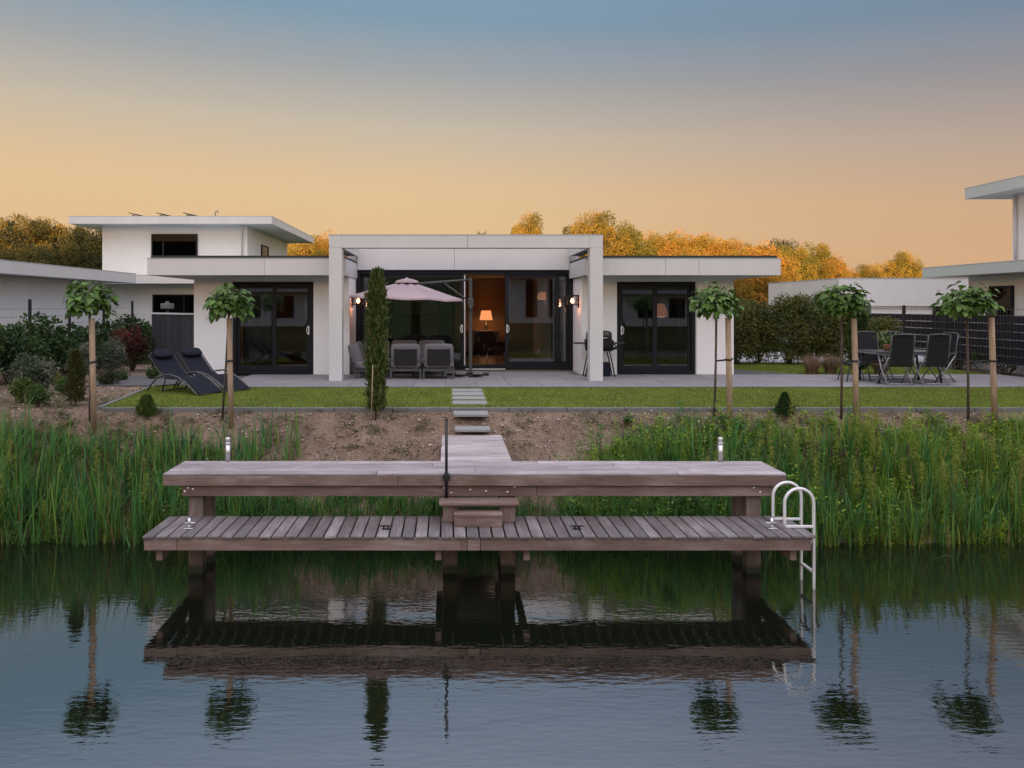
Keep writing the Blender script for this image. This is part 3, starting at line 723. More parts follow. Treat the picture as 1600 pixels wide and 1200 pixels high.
# houses on the other side of the pond: the glazing mirrors them
def bank_house(label, x0, x1, y, h, wins):
    t = thing('opposite_house', label, 'house', ((x0 + x1) / 2, y, 1.0), 0, 'houses on the opposite bank mirrored in the glazing')
    bx('wall', STUCCO, t, x0, x1, y - 6, y, .2, 1.9 + h); bx('roof', FASCIA, t, x0 - .7, x1 + .7, y - 6.7, y + .9, 1.9 + h + .003, 1.9 + h + .35)
    for a, b_ in wins: window(t, a, b_, y, 2.2, 1.9 + h - .4, out=1)
bank_house('white house on the opposite bank mirrored in the left wing door', -22, -14.5, -37, 2.9, ((-20.6, -19), (-17.5, -15.6)))
bank_house('white two-storey house on the opposite bank mirrored in the living room glazing', 6.5, 13, -37.5, 4.6, ((8.2, 9.4), (10.6, 12.2)))
bank_house('low white house on the opposite bank mirrored in the right wing door', 18, 25, -37, 2.7, ((19.2, 21), (22.4, 24)))

# dark plank shed / gate beside the left wing
sh = thing('plank_gate', 'dark vertical plank partition with a pale cap beside the left wing', 'gate', (-7.3, 19.5, GZ))
A = Vector((-6.45, 18.75)); Bv = Vector((-8.25, 20.55)); L = (Bv - A).length; dv = (Bv - A) / L; nv = Vector((dv.y, -dv.x))
npk = 14
for k in range(npk):
    p0 = A + dv * (L * k / npk + .004); p1 = A + dv * (L * (k + 1) / npk - .004); off = nv * (.022 + (k % 2) * .004)
    MB().prism([(p0 + off)[:], (p1 + off)[:], (p1 - off)[:], (p0 - off)[:]][::-1], 1.6, 3.17).build('plank', DARKPLANK, sh)
q = nv * .06
MB().prism([(A + q)[:], (Bv + q)[:], (Bv - q)[:], (A - q)[:]][::-1], 3.173, 3.215).build('cap_rail', FASCIA, sh)
t = thing('vent_box', 'small white box unit showing above the dark plank partition', 'box', (-9.0, 23.6, 1.6))
MB().box(-.17, .17, -.15, .15, 1.70, 1.88, bev=.02).build('casing', KERB, t, local=True)
MB().box(-.05, .05, -.05, .05, 1.882, 1.95).build('spout', KERB, t, local=True)
MB().tube([(0, 0, 0), (0, 0, 1.698)], .05, 8).build('stand', GREYM, t, local=True)

# ------------------------------------------------------------------ fences
lf = thing('wire_fence', 'anthracite wire mesh fence with posts along the left garden hedge', 'fence', (-10.85, 20, GZ))
ys = [15.05, 17.1, 19.1, 21.1, 23.2, 25.3]
for y in ys:
    MB().box(-10.88, -10.82, y - .03, y + .03, 1.5, 3.54).lathe((-10.85, y, 3.541), [(.04, 0), (.042, .03), (0, .045)], 10).build('post', BLACKM, lf)
for a, b in zip(ys, ys[1:]):
    m = MB(); z = 1.72
    while z < 3.5: m.box(-10.856, -10.844, a + .035, b - .035, z - .004, z + .004); z += .2
    y = a + .08
    while y < b - .05: m.box(-10.851, -10.849, y - .001, y + .001, 1.68, 3.54); y += .12
    tag(m.build('mesh_panel', GREYM, lf), kind='stuff')

rf_ = thing('dark_strip_fence', 'dark mesh fence woven with strips behind the dining set', 'fence', (14, 21, GZ))
ys = [16.9, 18.8, 20.7, 22.6, 24.5, 26.4]
for y in ys:
    MB().box(13.965, 14.035, y - .035, y + .035, 1.5, 3.38).lathe((14, y, 3.381), [(.045, 0), (.048, .03), (0, .05)], 10).build('post', BLACKM, rf_)
def strip_mesh(L):
    """woven strip: bulges in and out between the upright wires"""
    b = MB(); n = int(L / .055); vs = []; hh = .092
    for i in range(n + 1):
        y = L * i / n; w = .016 * math.cos(math.pi * i / 2)
        vs += [(-.014 + w, y, -hh), (-.014 + w, y, hh), (.004 + w, y, hh), (.004 + w, y, -hh)]
    fs = [(0, 1, 2, 3), tuple(4 * n + k for k in (3, 2, 1, 0))]
    for i in range(n):
        for k in range(4): fs.append((4 * i + k, 4 * (i + 1) + k, 4 * (i + 1) + (k + 1) % 4, 4 * i + (k + 1) % 4))
    b.add(vs, fs); return b.mesh('woven_strip', DARKSLAT)
SM = strip_mesh(1.82)
for a in ys[:-1]:
    for r in range(6):
        put('woven_strip', SM, rf_, (14 - 14 + rnd.uniform(-.004, .004), a + .04 - 21, 3.055 - r * .203 - GZ))
    m = MB()
    for r in range(9): m.box(13.962, 13.972, a + .036, a + 1.864, 3.157 - r * .203 - .006, 3.157 - r * .203 + .006)
    y = a + .07
    while y < a + 1.85: m.box(13.974, 13.978, y - .0015, y + .0015, 1.66, 3.36); y += .11
    m.box(13.962, 13.972, a + .036, a + 1.864, 3.30, 3.31)
    tag(m.build('wire_mesh', mat('galvanised_wire', (.12, .10, .095), .5, .1, 5), rf_), kind='stuff')

# ------------------------------------------------------------------ garden furniture
# parasol
t = thing('cantilever_parasol', 'mauve cantilever parasol hanging over the lounge set', 'parasol', (0, 18.2, PZ))
cx, cy = -1.02, .1
zr = [(0, 2.25), (.22, 2.22), (.24, 2.17), (1.0, 1.90), (1.34, 1.78)]
b = MB(); n = 8; vs = []
rings = [(.16, 2.31), (.6, 2.19), (1.03, 2.06), (1.46, 1.94), (1.47, 1.895)]
for rr, zz in rings:
    for k in range(n * 4):
        a = 2 * math.pi * k / (n * 4) + R(22.5); m_ = abs(((k % 4) / 2) - 1) if k % 4 else 1
        sag = 1 - .075 * (1 - m_); vs.append((cx + rr * sag * math.cos(a), cy + rr * sag * math.sin(a), zz - .03 * (1 - m_) + (cx + rr * math.cos(a) - cx) * -.035))
fs = [(i * 32 + k, i * 32 + (k + 1) % 32, (i + 1) * 32 + (k + 1) % 32, (i + 1) * 32 + k) for i in range(len(rings) - 1) for k in range(32)]
b.add(vs, fs).build('canopy', CANOPY, t, local=True)
MB().lathe((cx, cy, 2.31), [(.30, -.01), (.27, .045), (.12, .09), (.04, .10), (.03, .125), (0, .13)], 16).build('top_vent', CANOPY, t, local=True)
for k in range(8):
    a = 2 * math.pi * k / 8 + R(22.5); ca, sa = math.cos(a), math.sin(a)
    MB().tube([(cx + .05 * ca, cy + .05 * sa, 2.29), (cx + 1.42 * ca, cy + 1.42 * sa, 1.915 - 1.33 * ca * .035)], .011, 6).build('rib', GREYM, t, local=True)
MB().lathe((cx, cy, 2.07), [(0, 0), (.045, .01), (.045, .2), (0, .24)], 12).build('hub', GREYM, t, local=True)
pxx = .56
MB().box(pxx - .04, pxx + .04, .04, .12, .06, 2.42, bev=.008).build('pole', GREYM, t, local=True)
MB().tube([(pxx, .08, 2.38), (cx + .02, cy, 2.27)], .026, 8).tube([(pxx + .005, .08, 1.82), (-.1, .09, 2.3)], .018, 8).build('arm', GREYM, t, local=True)
MB().box(pxx - .07, pxx + .075, .02, .14, 1.70, 1.92, bev=.02).lathe((pxx, 0, 1.62), [(0, 0), (.03, 0), (.05, .05), (.03, .10), (0, .10)], 10).build('crank_housing', GREYM, t, local=True)
MB().box(pxx - .6, pxx + .45, .03, .13, .002, .06).box(pxx - .05, pxx + .05, -.42, .58, .004, .058).build('cross_base', BLACKM, t, local=True)
for sx in (-.33, .09):
    MB().box(pxx + sx - .05, pxx + sx + .20, -.40, .02, .062, .12, bev=.015).build('base_weight', KERB, t, local=True)
# lounge sofa
t = thing('corner_sofa', 'grey cushioned corner sofa against the living room glazing', 'sofa', (-1.0, 18.95, PZ))
b = MB()
for px in (-1.2, .9):
    for py in (-.32, .36): b.box(px - .02, px + .02, py - .02, py + .02, 0, .22)
b.box(-1.25, .95, -.36, -.32, .18, .23); b.box(-1.25, .95, .34, .38, .18, .23); b.box(-1.25, -1.21, -.32, .34, .18, .23); b.box(.91, .95, -.32, .34, .18, .23)
b.box(-1.25, .95, .385, .42, .2, .62)
b.build('frame', GREYM, t, local=True)
for k in range(3):
    a = -1.22 + k * .72
    MB().cushion(a, a + .715, -.36, .36, .235, .40, .28).build('seat_cushion', CUSH, t, local=True)
    Mx = Matrix.Translation((0, .28, .38)) @ Matrix.Rotation(R(-14), 4, 'X') @ Matrix.Translation((0, -.28, -.38))
    MB().cushion(a + .01, a + .705, .2, .37, .36, .84, .3, Mx).build('back_cushion', CUSH, t, local=True)
MB().cushion(-1.24, -.44, -1.52, -.37, .22, .43, .3).build('chaise_cushion', CUSH, t, local=True)
b = MB()
for py in (-1.40, -.42):
    for px in (-1.2, -.55): b.box(px - .02, px + .02, py - .02, py + .02, 0, .2)
b.box(-1.25, -.5, -1.45, -1.41, .17, .215); b.box(-1.25, -1.21, -1.41, -.37, .17, .215); b.box(-.54, -.5, -1.41, -.37, .17, .215)
b.tube([(-1.27, -1.40, .1), (-1.33, -1.38, .45), (-1.30, -1.36, .72), (-1.30, -.4, .72), (-1.33, -.38, .45), (-1.27, -.36, .1)], .018, 8)
b.build('chaise_frame', GREYM, t, local=True)
for k in range(2):
    Mx = Matrix.Translation((-1.12, 0, .4)) @ Matrix.Rotation(R(-16), 4, 'Y') @ Matrix.Translation((1.12, 0, -.4))
    MB().cushion(-1.30, -1.02, -1.46 + k * .54, -.92 + k * .54, .36, .86, .35, Mx).build('side_cushion', CUSH, t, local=True)
# two lounge chairs seen from behind
def lounge_chair(px, label):
    t = thing('lounge_chair', label, 'armchair', (px, 17.35, PZ), 0, 'lounge chairs with their backs to the lawn')
    b = MB()
    for sx in (-.35, .35):
        for yy in (.02, .62): b.box(sx - .022, sx + .022, yy - .022, yy + .022, 0, .25)
        b.box(sx - .022, sx + .022, .042, .60, .20, .25)
        b.box(sx * .72 - .018, sx * .72 + .018, -.029, .012, .2, .72)
    b.box(-.33, .33, 0, .04, .19, .25); b.box(-.33, .33, .60, .64, .19, .25); b.box(-.24, .24, -.028, .010, .68, .72)
    b.build('frame', GREYM, t, local=True)
    MB().box(-.27, .27, -.040, -.030, .34, .715).build('back_sling', SLINGG, t, local=True)
    MB().cushion(-.36, .36, .02, .66, .255, .43, .28).build('seat_cushion', CUSH, t, local=True)
    Mx = Matrix.Translation((0, .1, .4)) @ Matrix.Rotation(R(10), 4, 'X') @ Matrix.Translation((0, -.1, -.4))
    MB().cushion(-.35, .35, .015, .18, .38, .84, .3, Mx).build('back_cushion', CUSH, t, local=True)
lounge_chair(-1.0, 'grey lounge chair with dark sling back beside the slim conifer')
lounge_chair(-.22, 'grey lounge chair with dark sling back beside the parasol base')
t = thing('coffee_table', 'low dark coffee table between the lounge chairs and the sofa', 'table', (-.5, 18.25, PZ))
MB().box(-.4, .4, -.25, .2, .30, .335, bev=.006).build('tabletop', GREYM, t, local=True)
for sx in (-.36, .36):
    for sy in (-.21, .16): MB().box(sx - .02, sx + .02, sy - .02, sy + .02, 0, .298).build('leg', GREYM, t, local=True)

# barbecue behind the right pergola post
t = thing('barbecue', 'black barbecue with domed lid and side shelves behind the right pergola post', 'barbecue', (3.72, 18.15, PZ))
MB().cushion(-.30, .30, -.24, .24, .80, 1.13, .45).build('lid', mat('black_enamel', (.012, .012, .014), .25, .05, 4), t, local=True)
MB().tube([(-.16, -.24, .95), (-.16, -.29, .95), (.16, -.29, .95), (.16, -.24, .95)], .012, 8).build('lid_handle', STEEL, t, local=True)
MB().extr([(-.26, .90), (.26, .90), (.2, .72), (.1, .62), (-.1, .62), (-.2, .72)], 0, -.31, .31).build('firebox', BLACKM, t, local=True)
MB().box(-.62, -.34, -.18, .2, .80, .83, bev=.008).build('side_shelf', BLACKM, t, local=True)
MB().box(.34, .62, -.18, .2, .80, .83, bev=.008).build('side_shelf', BLACKM, t, local=True)
MB().extr([(-.1, .70), (.1, .72), (.1, .69), (-.1, .66)], 0, .10, .46).tube([(.33, -.1, .81), (.38, -.24, .74), (.30, -.22, .66)], .02, 8).build('control_bracket', BLACKM, t, local=True)
for sx in (-1, 1):
    for sy in (-.16, .16):
        MB().tube([(sx * .22, sy, .64), (sx * .28, sy, .4), (sx * .36, sy, 0)], .016, 8).build('leg', BLACKM, t, local=True)
MB().box(-.26, .26, -.15, .15, .02, .34, bev=.01).build('gas_cover', SLINGB, t, local=True)

# sun loungers
def lounger():
    t = thing('sun_lounger', '', 'sun lounger', (0, 0, 0), 0, 'black sun loungers on the lawn')
    prof = [(0, .80), (.18, .64), (.36, .47), (.52, .335), (.62, .29), (.78, .285), (.95, .315), (1.08, .325), (1.25, .27), (1.45, .165), (1.68, .04)]
    b = MB(); vs = []
    for px, pz in prof:
        vs += [(px, -.27, pz), (px, .27, pz), (px + .004, .27, pz - .012), (px + .004, -.27, pz - .012)]
    n = len(prof)
    fs = [(0, 3, 2, 1), tuple(4 * (n - 1) + k for k in range(4))] + [(4 * i + k, 4 * i + (k + 1) % 4, 4 * (i + 1) + (k + 1) % 4, 4 * (i + 1) + k) for i in range(n - 1) for k in range(4)]
    b.add(vs, fs).build('sling', SLINGB, t, local=True)
    arc = [(.02, 0), (.14, .13), (.32, .27), (.55, .36), (.8, .385), (1.05, .345), (1.3, .24), (1.52, .12), (1.7, .0)]
    for sy in (-.335, .335):
        MB().tube([(px, sy, pz) for px, pz in arc], .018, 8).build('side_rail', GREYM, t, local=True)
        MB().tube([(px, sy * .93, pz - .014) for px, pz in prof[:5]], .014, 8).build('back_rail', BLACKM, t, local=True)
        MB().tube([(px, sy * .93, pz - .014) for px, pz in prof[6:]], .014, 8).build('leg_rail', BLACKM, t, local=True)
        MB().tube([(.62, sy * .9, .30), (.48, sy * .9, 0)], .014, 8).build('leg', BLACKM, t, local=True)
    for bx_, bz_ in ((.25, .10), (.5, .03), (1.69, .015), (.95, .30)):
        MB().tube([(bx_, -.29, bz_), (bx_, .29, bz_)], .013, 8).build('cross_bar', BLACKM, t, local=True)
    Mx = Matrix.Translation((.09, 0, .75)) @ Matrix.Rotation(R(41), 4, 'Y')
    MB().cushion(-.12, .12, -.25, .25, -.01, .10, .6, Mx).build('head_pillow', SLINGB, t, local=True)
    return t
l1 = lounger(); l2 = copy_tree(l1)
for o, p, lb in ((l1, (-6.12, 15.42), 'black sling sun lounger nearer the water, beside the planting bed'), (l2, (-5.72, 15.98), 'black sling sun lounger nearer the white wall, behind the other one')):
    o.location = (p[0] + .1, p[1] - .02, 1.66); o.rotation_euler = (0, 0, R(-33)); o['label'] = lb; o.scale = (.93, .93, .95)

# dining set
t = thing('dining_table', 'dark garden dining table among the sling chairs on the patio', 'table', (10.3, 16.8, PZ))
MB().box(-.72, .72, -.45, .45, .685, .71, bev=.006).build('tabletop', GREYM, t, local=True)
MB().box(-.70, .70, -.43, .43, .645, .683).build('apron', CHALU, t, local=True)
for sx in (-1, 1):
    for sy in (-1, 1): MB().tube([(sx * .62, sy * .36, .645), (sx * .70, sy * .40, 0)], .024, 8).build('leg', BLACKM, t, local=True)
def dining_chair():
    t = thing('dining_chair', '', 'chair', (0, 0, 0), 0, 'high-backed sling chairs round the dining table')
    back = [(-.20, .42), (-.225, .60), (-.26, .85), (-.30, 1.10)]
    b = MB(); vs = []
    for y, z in back: vs += [(-.225, y, z), (.225, y, z), (.225, y - .012, z), (-.225, y - .012, z)]
    n = len(back)
    b.add(vs, [(0, 3, 2, 1), tuple(4 * (n - 1) + k for k in range(4))] + [(4 * i + k, 4 * i + (k + 1) % 4, 4 * (i + 1) + (k + 1) % 4, 4 * (i + 1) + k) for i in range(n - 1) for k in range(4)]).build('back_sling', SLINGG, t, local=True)
    MB().box(-.225, .225, -.20, .25, .405, .418).build('seat_sling', SLINGG, t, local=True)
    MB().tube([(-.225, -.305, 1.105), (0, -.335, 1.115), (.225, -.305, 1.105)], .016, 8).build('top_rail', GREYM, t, local=True)
    for sx in (-.245, .245):
        MB().tube([(sx, y, z) for y, z in back], .016, 8).build('back_post', GREYM, t, local=True)
        MB().tube([(sx, -.20, .41), (sx, .25, .41)], .015, 8).build('seat_rail', GREYM, t, local=True)
        MB().tube([(sx * 1.08, .18, .64), (sx * 1.1, .06, .35), (sx * 1.12, -.20, 0)], .015, 8).build('leg', CHALU, t, local=True)
        MB().tube([(sx * 1.08, -.22, .62), (sx * 1.1, -.02, .33), (sx * 1.12, .22, 0)], .015, 8).build('leg', CHALU, t, local=True)
        MB().box(min(sx * 1.08 - .025, sx * 1.08 + .025), max(sx * 1.08 - .025, sx * 1.08 + .025), -.25, .24, .64, .665, bev=.008).build('armrest', GREYM, t, local=True)
    for yy in (-.235, .245): MB().tube([(-.27, yy, .04), (.27, yy, .04)], .011, 8).build('stretcher', CHALU, t, local=True)
    return t
dc = dining_chair()
spots = [((9.84, 16.2), 0, 'dark sling chair with its back to the water, in front of the potted plant'), ((10.62, 16.22), 3, 'dark sling chair with its back to the water, nearer the right tree'),
         ((10.0, 17.35), 174, 'dark sling chair facing the water at the far left of the table'), ((10.68, 17.4), 180, 'dark sling chair facing the water, mostly hidden behind the table plant'),
         ((11.25, 16.9), 92, 'dark sling chair side-on at the right end of the table')]
for i, (p, a, lb) in enumerate(spots):
    o = dc if i == 0 else copy_tree(dc)
    o.location = (p[0], p[1], PZ); o.rotation_euler = (0, 0, R(a)); o['label'] = lb
t = thing('footstool', 'low dark footstool left of the dining table', 'stool', (9.38, 17.0, PZ))
MB().box(-.22, .22, -.2, .2, .375, .40, bev=.005).build('seat', SLINGG, t, local=True)
for sx in (-1, 1):
    for sy in (-1, 1): MB().tube([(sx * .2, sy * .17, .375), (sx * .27, sy * .2, 0)], .013, 8).build('leg', BLACKM, t, local=True)

# ------------------------------------------------------------------ inside the rooms
t = thing('sideboard', 'pale sideboard under the lit lamp inside the living room', 'sideboard', (1.05, 25.9, PZ + .01))
MB().box(-.75, .75, 0, .45, .12, .86, bev=.006).build('body', mat('grey_lacquer', (.30, .25, .21), .5, .05, 3), t, local=True)
for k in range(3): MB().box(-.74 + k * .495, -.255 + k * .495, -.018, -.002, .14, .84).build('door', MATS['grey_lacquer'], t, local=True)
MB().box(-.7, .7, .05, .4, 0, .118).build('plinth', BLACKM, t, local=True)
t = thing('table_lamp', 'lit table lamp with orange fabric shade on the sideboard', 'lamp', (1.35, 26.1, PZ + .872))
MB().lathe((0, 0, 0), [(0, .0), (.09, .0), (.09, .02), (.03, .05), (.06, .14), (.05, .22), (.015, .27), (.015, .36)], 14).build('base', BLACKM, t, local=True)
MB().lathe((0, 0, .36), [(.23, 0), (.17, .33)], 20).build('shade', SHADEW, t, local=True)
ld = bpy.data.lights.new('table_lamp_light', 'POINT'); ld.energy = 6; ld.color = (1, .56, .26); ld.shadow_soft_size = .12
lo = bpy.data.objects.new('table_lamp_light', ld); COL.objects.link(lo); lo.parent = t; lo.location = (0, -.1, .28)
t = thing('armchair', 'dark leather armchair inside the open living room door', 'armchair', (1.35, 22.6, PZ + .01), R(25))
LEATH = mat('dark_leather', (.035, .017, .012), .4, .2, 6)
MB().cushion(-.34, .34, -.3, .32, .30, .48, .35).build('seat', LEATH, t, local=True)
MB().cushion(-.34, .34, .22, .42, .40, .95, .4, Matrix.Rotation(R(-8), 4, 'X')).build('backrest', LEATH, t, local=True)
for sx in (-.4, .4): MB().cushion(sx - .07, sx + .07, -.3, .36, .3, .62, .4).build('armrest', LEATH, t, local=True)
for sx in (-.3, .3):
    for sy in (-.25, .28): MB().tube([(sx, sy, .32), (sx * 1.1, sy * 1.1, 0)], .016, 8).build('leg', STEEL, t, local=True)
def pendant(px, py, zb, rr, hh, label, m, sp=3.9):
    t = thing('pendant_lamp', label, 'lamp', (px, py, zb), 0, 'pendant lamps inside the house')
    MB().lathe((0, 0, 0), [(rr, 0), (rr * .97, hh * .35), (rr * .72, hh * .8), (rr * .4, hh), (.02, hh * 1.03)], 20).build('shade', m, t, local=True)
    MB().lathe((0, 0, -.015), [(0, 0), (rr * .6, .0), (rr * .6, .012)], 14).build('diffuser', emit('soft_bulb', (1, .72, .45), .9), t, local=True)
    MB().tube([(0, 0, hh), (0, 0, sp - zb)], .006, 6).build('cord', BLACKM, t, local=True)
COPPER = emit('orange_shade', (.62, .22, .09), .42)
pendant(5.95, 20.6, 3.10, .19, .36, 'orange bell pendant lamp behind the right wing glazing', COPPER, 4.1)
pendant(3.0, 23.4, 3.62, .17, .22, 'small copper dome pendant lamp behind the living room glazing', emit('copper_glow', (.9, .36, .13), .5), 4.4)
t = thing('indoor_table', 'long dark table inside the right wing', 'table', (5.3, 21.2, PZ + .01))
MB().box(-.85, .85, -.4, .4, .70, .74).build('tabletop', LEATH, t, local=True)
for sx in (-.75, .75): MB().tube([(sx, -.3, .7), (sx * 1.08, -.36, 0)], .02, 6).tube([(sx, .3, .7), (sx * 1.08, .36, 0)], .02, 6).build('leg', STEEL, t, local=True)
t = thing('vase', 'dark vase with twigs on the table in the right wing', 'vase', (5.85, 21.1, PZ + .751))
MB().lathe((0, 0, 0), [(0, 0), (.07, 0), (.12, .1), (.11, .2), (.04, .3), (.05, .34)], 14).build('body', BLACKM, t, local=True)
b = MB()
for k in range(7): b.tube([(0, 0, .3), (.12 * math.cos(k), .12 * math.sin(k * 1.7), .55), (.22 * math.cos(k), .2 * math.sin(k * 1.7), .8)], .005, 4)
b.build('twigs', BARK, t, local=True)
t = thing('glow_patch_panel', 'panel standing in for an orange-red glowing patch inside the left wing', 'panel', (-4.05, 22.6, PZ + .01))  # invented panel; its orange-red colour stands in for a glowing patch
MB().box(-.2, .2, 0, .04, .85, 2.0, bev=.01).build('panel', mat('orange_red_patch', (.55, .10, .035), .8, .25, 5), t, local=True)
MB().box(-.03, .03, .0, .03, 0, .848).box(-.2, .2, -.1, .14, 0, .02).build('stand', BLACKM, t, local=True)
t = thing('ceiling_spot', 'small glowing red-orange ceiling spot inside the left wing', 'lamp', (-3.95, 21.6, 4.08))
MB().lathe((0, 0, -.12), [(0, 0), (.035, 0), (.045, .05), (.05, .16)], 12).build('housing', BLACKM, t, local=True)
MB().lathe((0, 0, -.155), [(0, 0), (.03, .008), (.038, .03), (0, .032)], 12).build('bulb', emit('red_bulb', (1, .25, .1), 18), t, local=True)
ld = bpy.data.lights.new('spot_light', 'POINT'); ld.energy = 5; ld.color = (1, .35, .15); ld.shadow_soft_size = .05
lo = bpy.data.objects.new('spot_light', ld); COL.objects.link(lo); lo.parent = t; lo.location = (0, -.1, -.3)
def curtain(px, py, w, zb, zt, label, m):
    t = thing('curtain', label, 'curtain', (px, py, zb))
    b = MB(); n = 36; vs = []
    for i in range(n + 1):
        x = w * i / n - w / 2; y = .035 * math.sin(i * 1.35)
        vs += [(x, y, 0), (x, y, zt - zb), (x, y + .006, zt - zb), (x, y + .006, 0)]
    b.add(vs, [(4 * i + k, 4 * (i + 1) + k, 4 * (i + 1) + (k + 1) % 4, 4 * i + (k + 1) % 4) for i in range(n) for k in range(4)], True)
    b.build('fabric', m, t, local=True); MB().tube([(-w / 2 - .05, 0, zt - zb + .02), (w / 2 + .05, 0, zt - zb + .02)], .014, 8).build('rail', GREYM, t, local=True)
CURT = mat('grey_curtain', (.26, .25, .26), .9, .08, 6); CURTD = mat('dark_curtain', (.06, .055, .06), .9, .08, 6)
curtain(-4.95, 19.15, .75, PZ + .06, 4.02, 'grey curtain drawn aside behind the left wing glazing', CURT)
curtain(3.02, 20.35, .34, PZ + .06, 4.3, 'dark curtain at the right edge of the living room glazing', CURTD)
curtain(-.05, 20.5, .42, PZ + .06, 4.3, 'grey curtain behind the glazing beside the parasol pole', CURT)
curtain(6.05, 19.15, .22, PZ + .06, 4.02, 'narrow grey curtain at the right edge of the right wing glazing', CURT)
t = thing('kitchen_unit', 'pale lit kitchen unit deep inside the living room', 'cabinet', (-1.0, 26.2, PZ + .01))
MB().box(-.9, .6, 0, .45, .0, .95).build('lower_cabinet', MATS['grey_lacquer'], t, local=True)
MB().box(-.9, .6, .1, .45, 1.45, 2.0).build('upper_cabinet', STUCCO, t, local=True)
for k, px in enumerate((-1.45, -.85)):
    t = thing('ceiling_lamp', ('white globe ceiling lamp seen below the parasol, left one', 'white globe ceiling lamp seen below the parasol, right one')[k], 'lamp', (px, 21.6, 3.72), 0, 'globe lamps seen below the parasol')
    MB().cushion(-.05, .05, -.05, .05, -.05, .05, 1.0).build('globe', emit('globe_glow', (1, .86, .66), 5), t, local=True)
    MB().tube([(0, 0, .048), (0, 0, .69)], .006, 6).build('cord', BLACKM, t, local=True)

# parked car behind the shrubs
t = thing('parked_car', 'pale car parked behind the tall shrubs right of the bungalow', 'car', (13.2, 29.0, 1.66))
CARP = mat('silver_car_paint', (.50, .53, .58), .25, .03, 2, metal=.4)
MB().extr([(-2.1, .35), (-2.15, .62), (-2.0, .82), (-1.1, .92), (1.7, .95), (2.1, .88), (2.15, .5), (2.05, .32)], 1, -.85, .85).xf(Matrix.Identity(4)).build('body', CARP, t, local=True)
b = MB()
lo_, up_ = [(-1.15, .922), (1.75, .952)], [(-.45, 1.42), (1.15, 1.44)]
b.add([(lo_[0][0], -.8, .925), (lo_[1][0], -.8, .952), (up_[1][0], -.62, 1.44), (up_[0][0], -.62, 1.42), (lo_[0][0], .8, .925), (lo_[1][0], .8, .952), (up_[1][0], .62, 1.44), (up_[0][0], .62, 1.42)],
      [(0, 1, 2, 3), (5, 4, 7, 6), (4, 0, 3, 7), (1, 5, 6, 2)]).build('glasshouse', mat('car_glass', (.05, .07, .1), .08, .05, 3), t, local=True)
MB().box(-.47, 1.17, -.64, .64, 1.442, 1.475, bev=.012).build('roof', CARP, t, local=True)
for sx in (-1.35, 1.35):
    for sy in (-.8, .8):
        w = MB().lathe((0, 0, -.1), [(.2, 0), (.31, 0), (.33, .03), (.33, .17), (.31, .2), (.2, .2)], 20).xf(Matrix.Translation((sx, sy, .332)) @ Matrix.Rotation(R(90), 4, 'X')).build('wheel', BLACKM, t, local=True)
        MB().lathe((0, 0, -.08), [(0, 0), (.19, .0), (.2, .02), (.2, .14), (.19, .16), (0, .16)], 14).xf(Matrix.Translation((sx, sy, .332)) @ Matrix.Rotation(R(90), 4, 'X')).build('rim', STEEL, w, local=True)
# ------------------------------------------------------------------ plants
def leafmat(name, rough=.55, trans=.3, var=.15, objrand=0.0): return mat(name, (1, 1, 1), rough, var, 3.0, attr='tint', trans=trans, objrand=objrand, spec=.35)
LEAF = leafmat('leaf_green'); FARLEAF = leafmat('leaf_far', .7, .25, .15, .16); CATLEAF = mat('catalpa_leaf', (.085, .165, .026), .5, .2, 5, trans=.25, objrand=.45, spec=.4)
BLADE = leafmat('reed_blade', .5, .42)
def jit(c, r, k=.2): 
    f = r.uniform(1 - k, 1 + k); return (c[0] * f * r.uniform(.88, 1.12), c[1] * f, c[2] * f * r.uniform(.8, 1.2))
def add_leaf(b, p, d, up, L, Wd, col):
    d = d.normalized(); s = d.cross(up)
    if s.length < 1e-4: s = d.cross(Vector((1, .3, .2)))
    s.normalize(); n = s.cross(d)
    b.add([p, p + d * L * .5 + s * Wd * .5 + n * L * .06, p + d * L - n * L * .12, p + d * L * .5 - s * Wd * .5 + n * L * .06], [(0, 1, 2), (0, 2, 3)], False, col)
def rvec(r): 
    while True:
        v = Vector((r.uniform(-1, 1), r.uniform(-1, 1), r.uniform(-1, 1)))
        if .05 < v.length < 1: return v.normalized()
def blob_crown(seed, rx, ry, rz, cz, nblob, bs, nleaf, L, cols, inner=.55, floor=-.8, shell=.55, upright=False):
    """leaves clustered in lumps spread over and inside an ellipsoid"""
    r = random.Random(seed); b = MB(); blobs = []
    for _ in range(nblob):
        v = rvec(r)
        if v.z < floor: v.z = floor * r.random()
        q = r.uniform(inner, 1.0)
        if upright: v = Vector((v.x, v.y, 0)).normalized() if v.x or v.y else v; v.z = r.uniform(-1, 1) / q; v.x *= 1 - .25 * max(0, v.z * q) ** 2; v.y *= 1 - .25 * max(0, v.z * q) ** 2
        blobs.append((Vector((v.x * rx * q, v.y * ry * q, cz + v.z * rz * q)), bs * r.uniform(.6, 1.3), r.choice(cols)))
    for _ in range(nleaf):
        c, br, col = r.choice(blobs); v = rvec(r); p = c + v * br * (r.uniform(shell, 1.05))
        dd = (v + rvec(r) * .8 + Vector((0, 0, -.15))).normalized()
        add_leaf(b, p, dd, (v + rvec(r) * .5), L * r.uniform(.6, 1.25), L * r.uniform(.4, .7), jit(col, r))
    return b, blobs
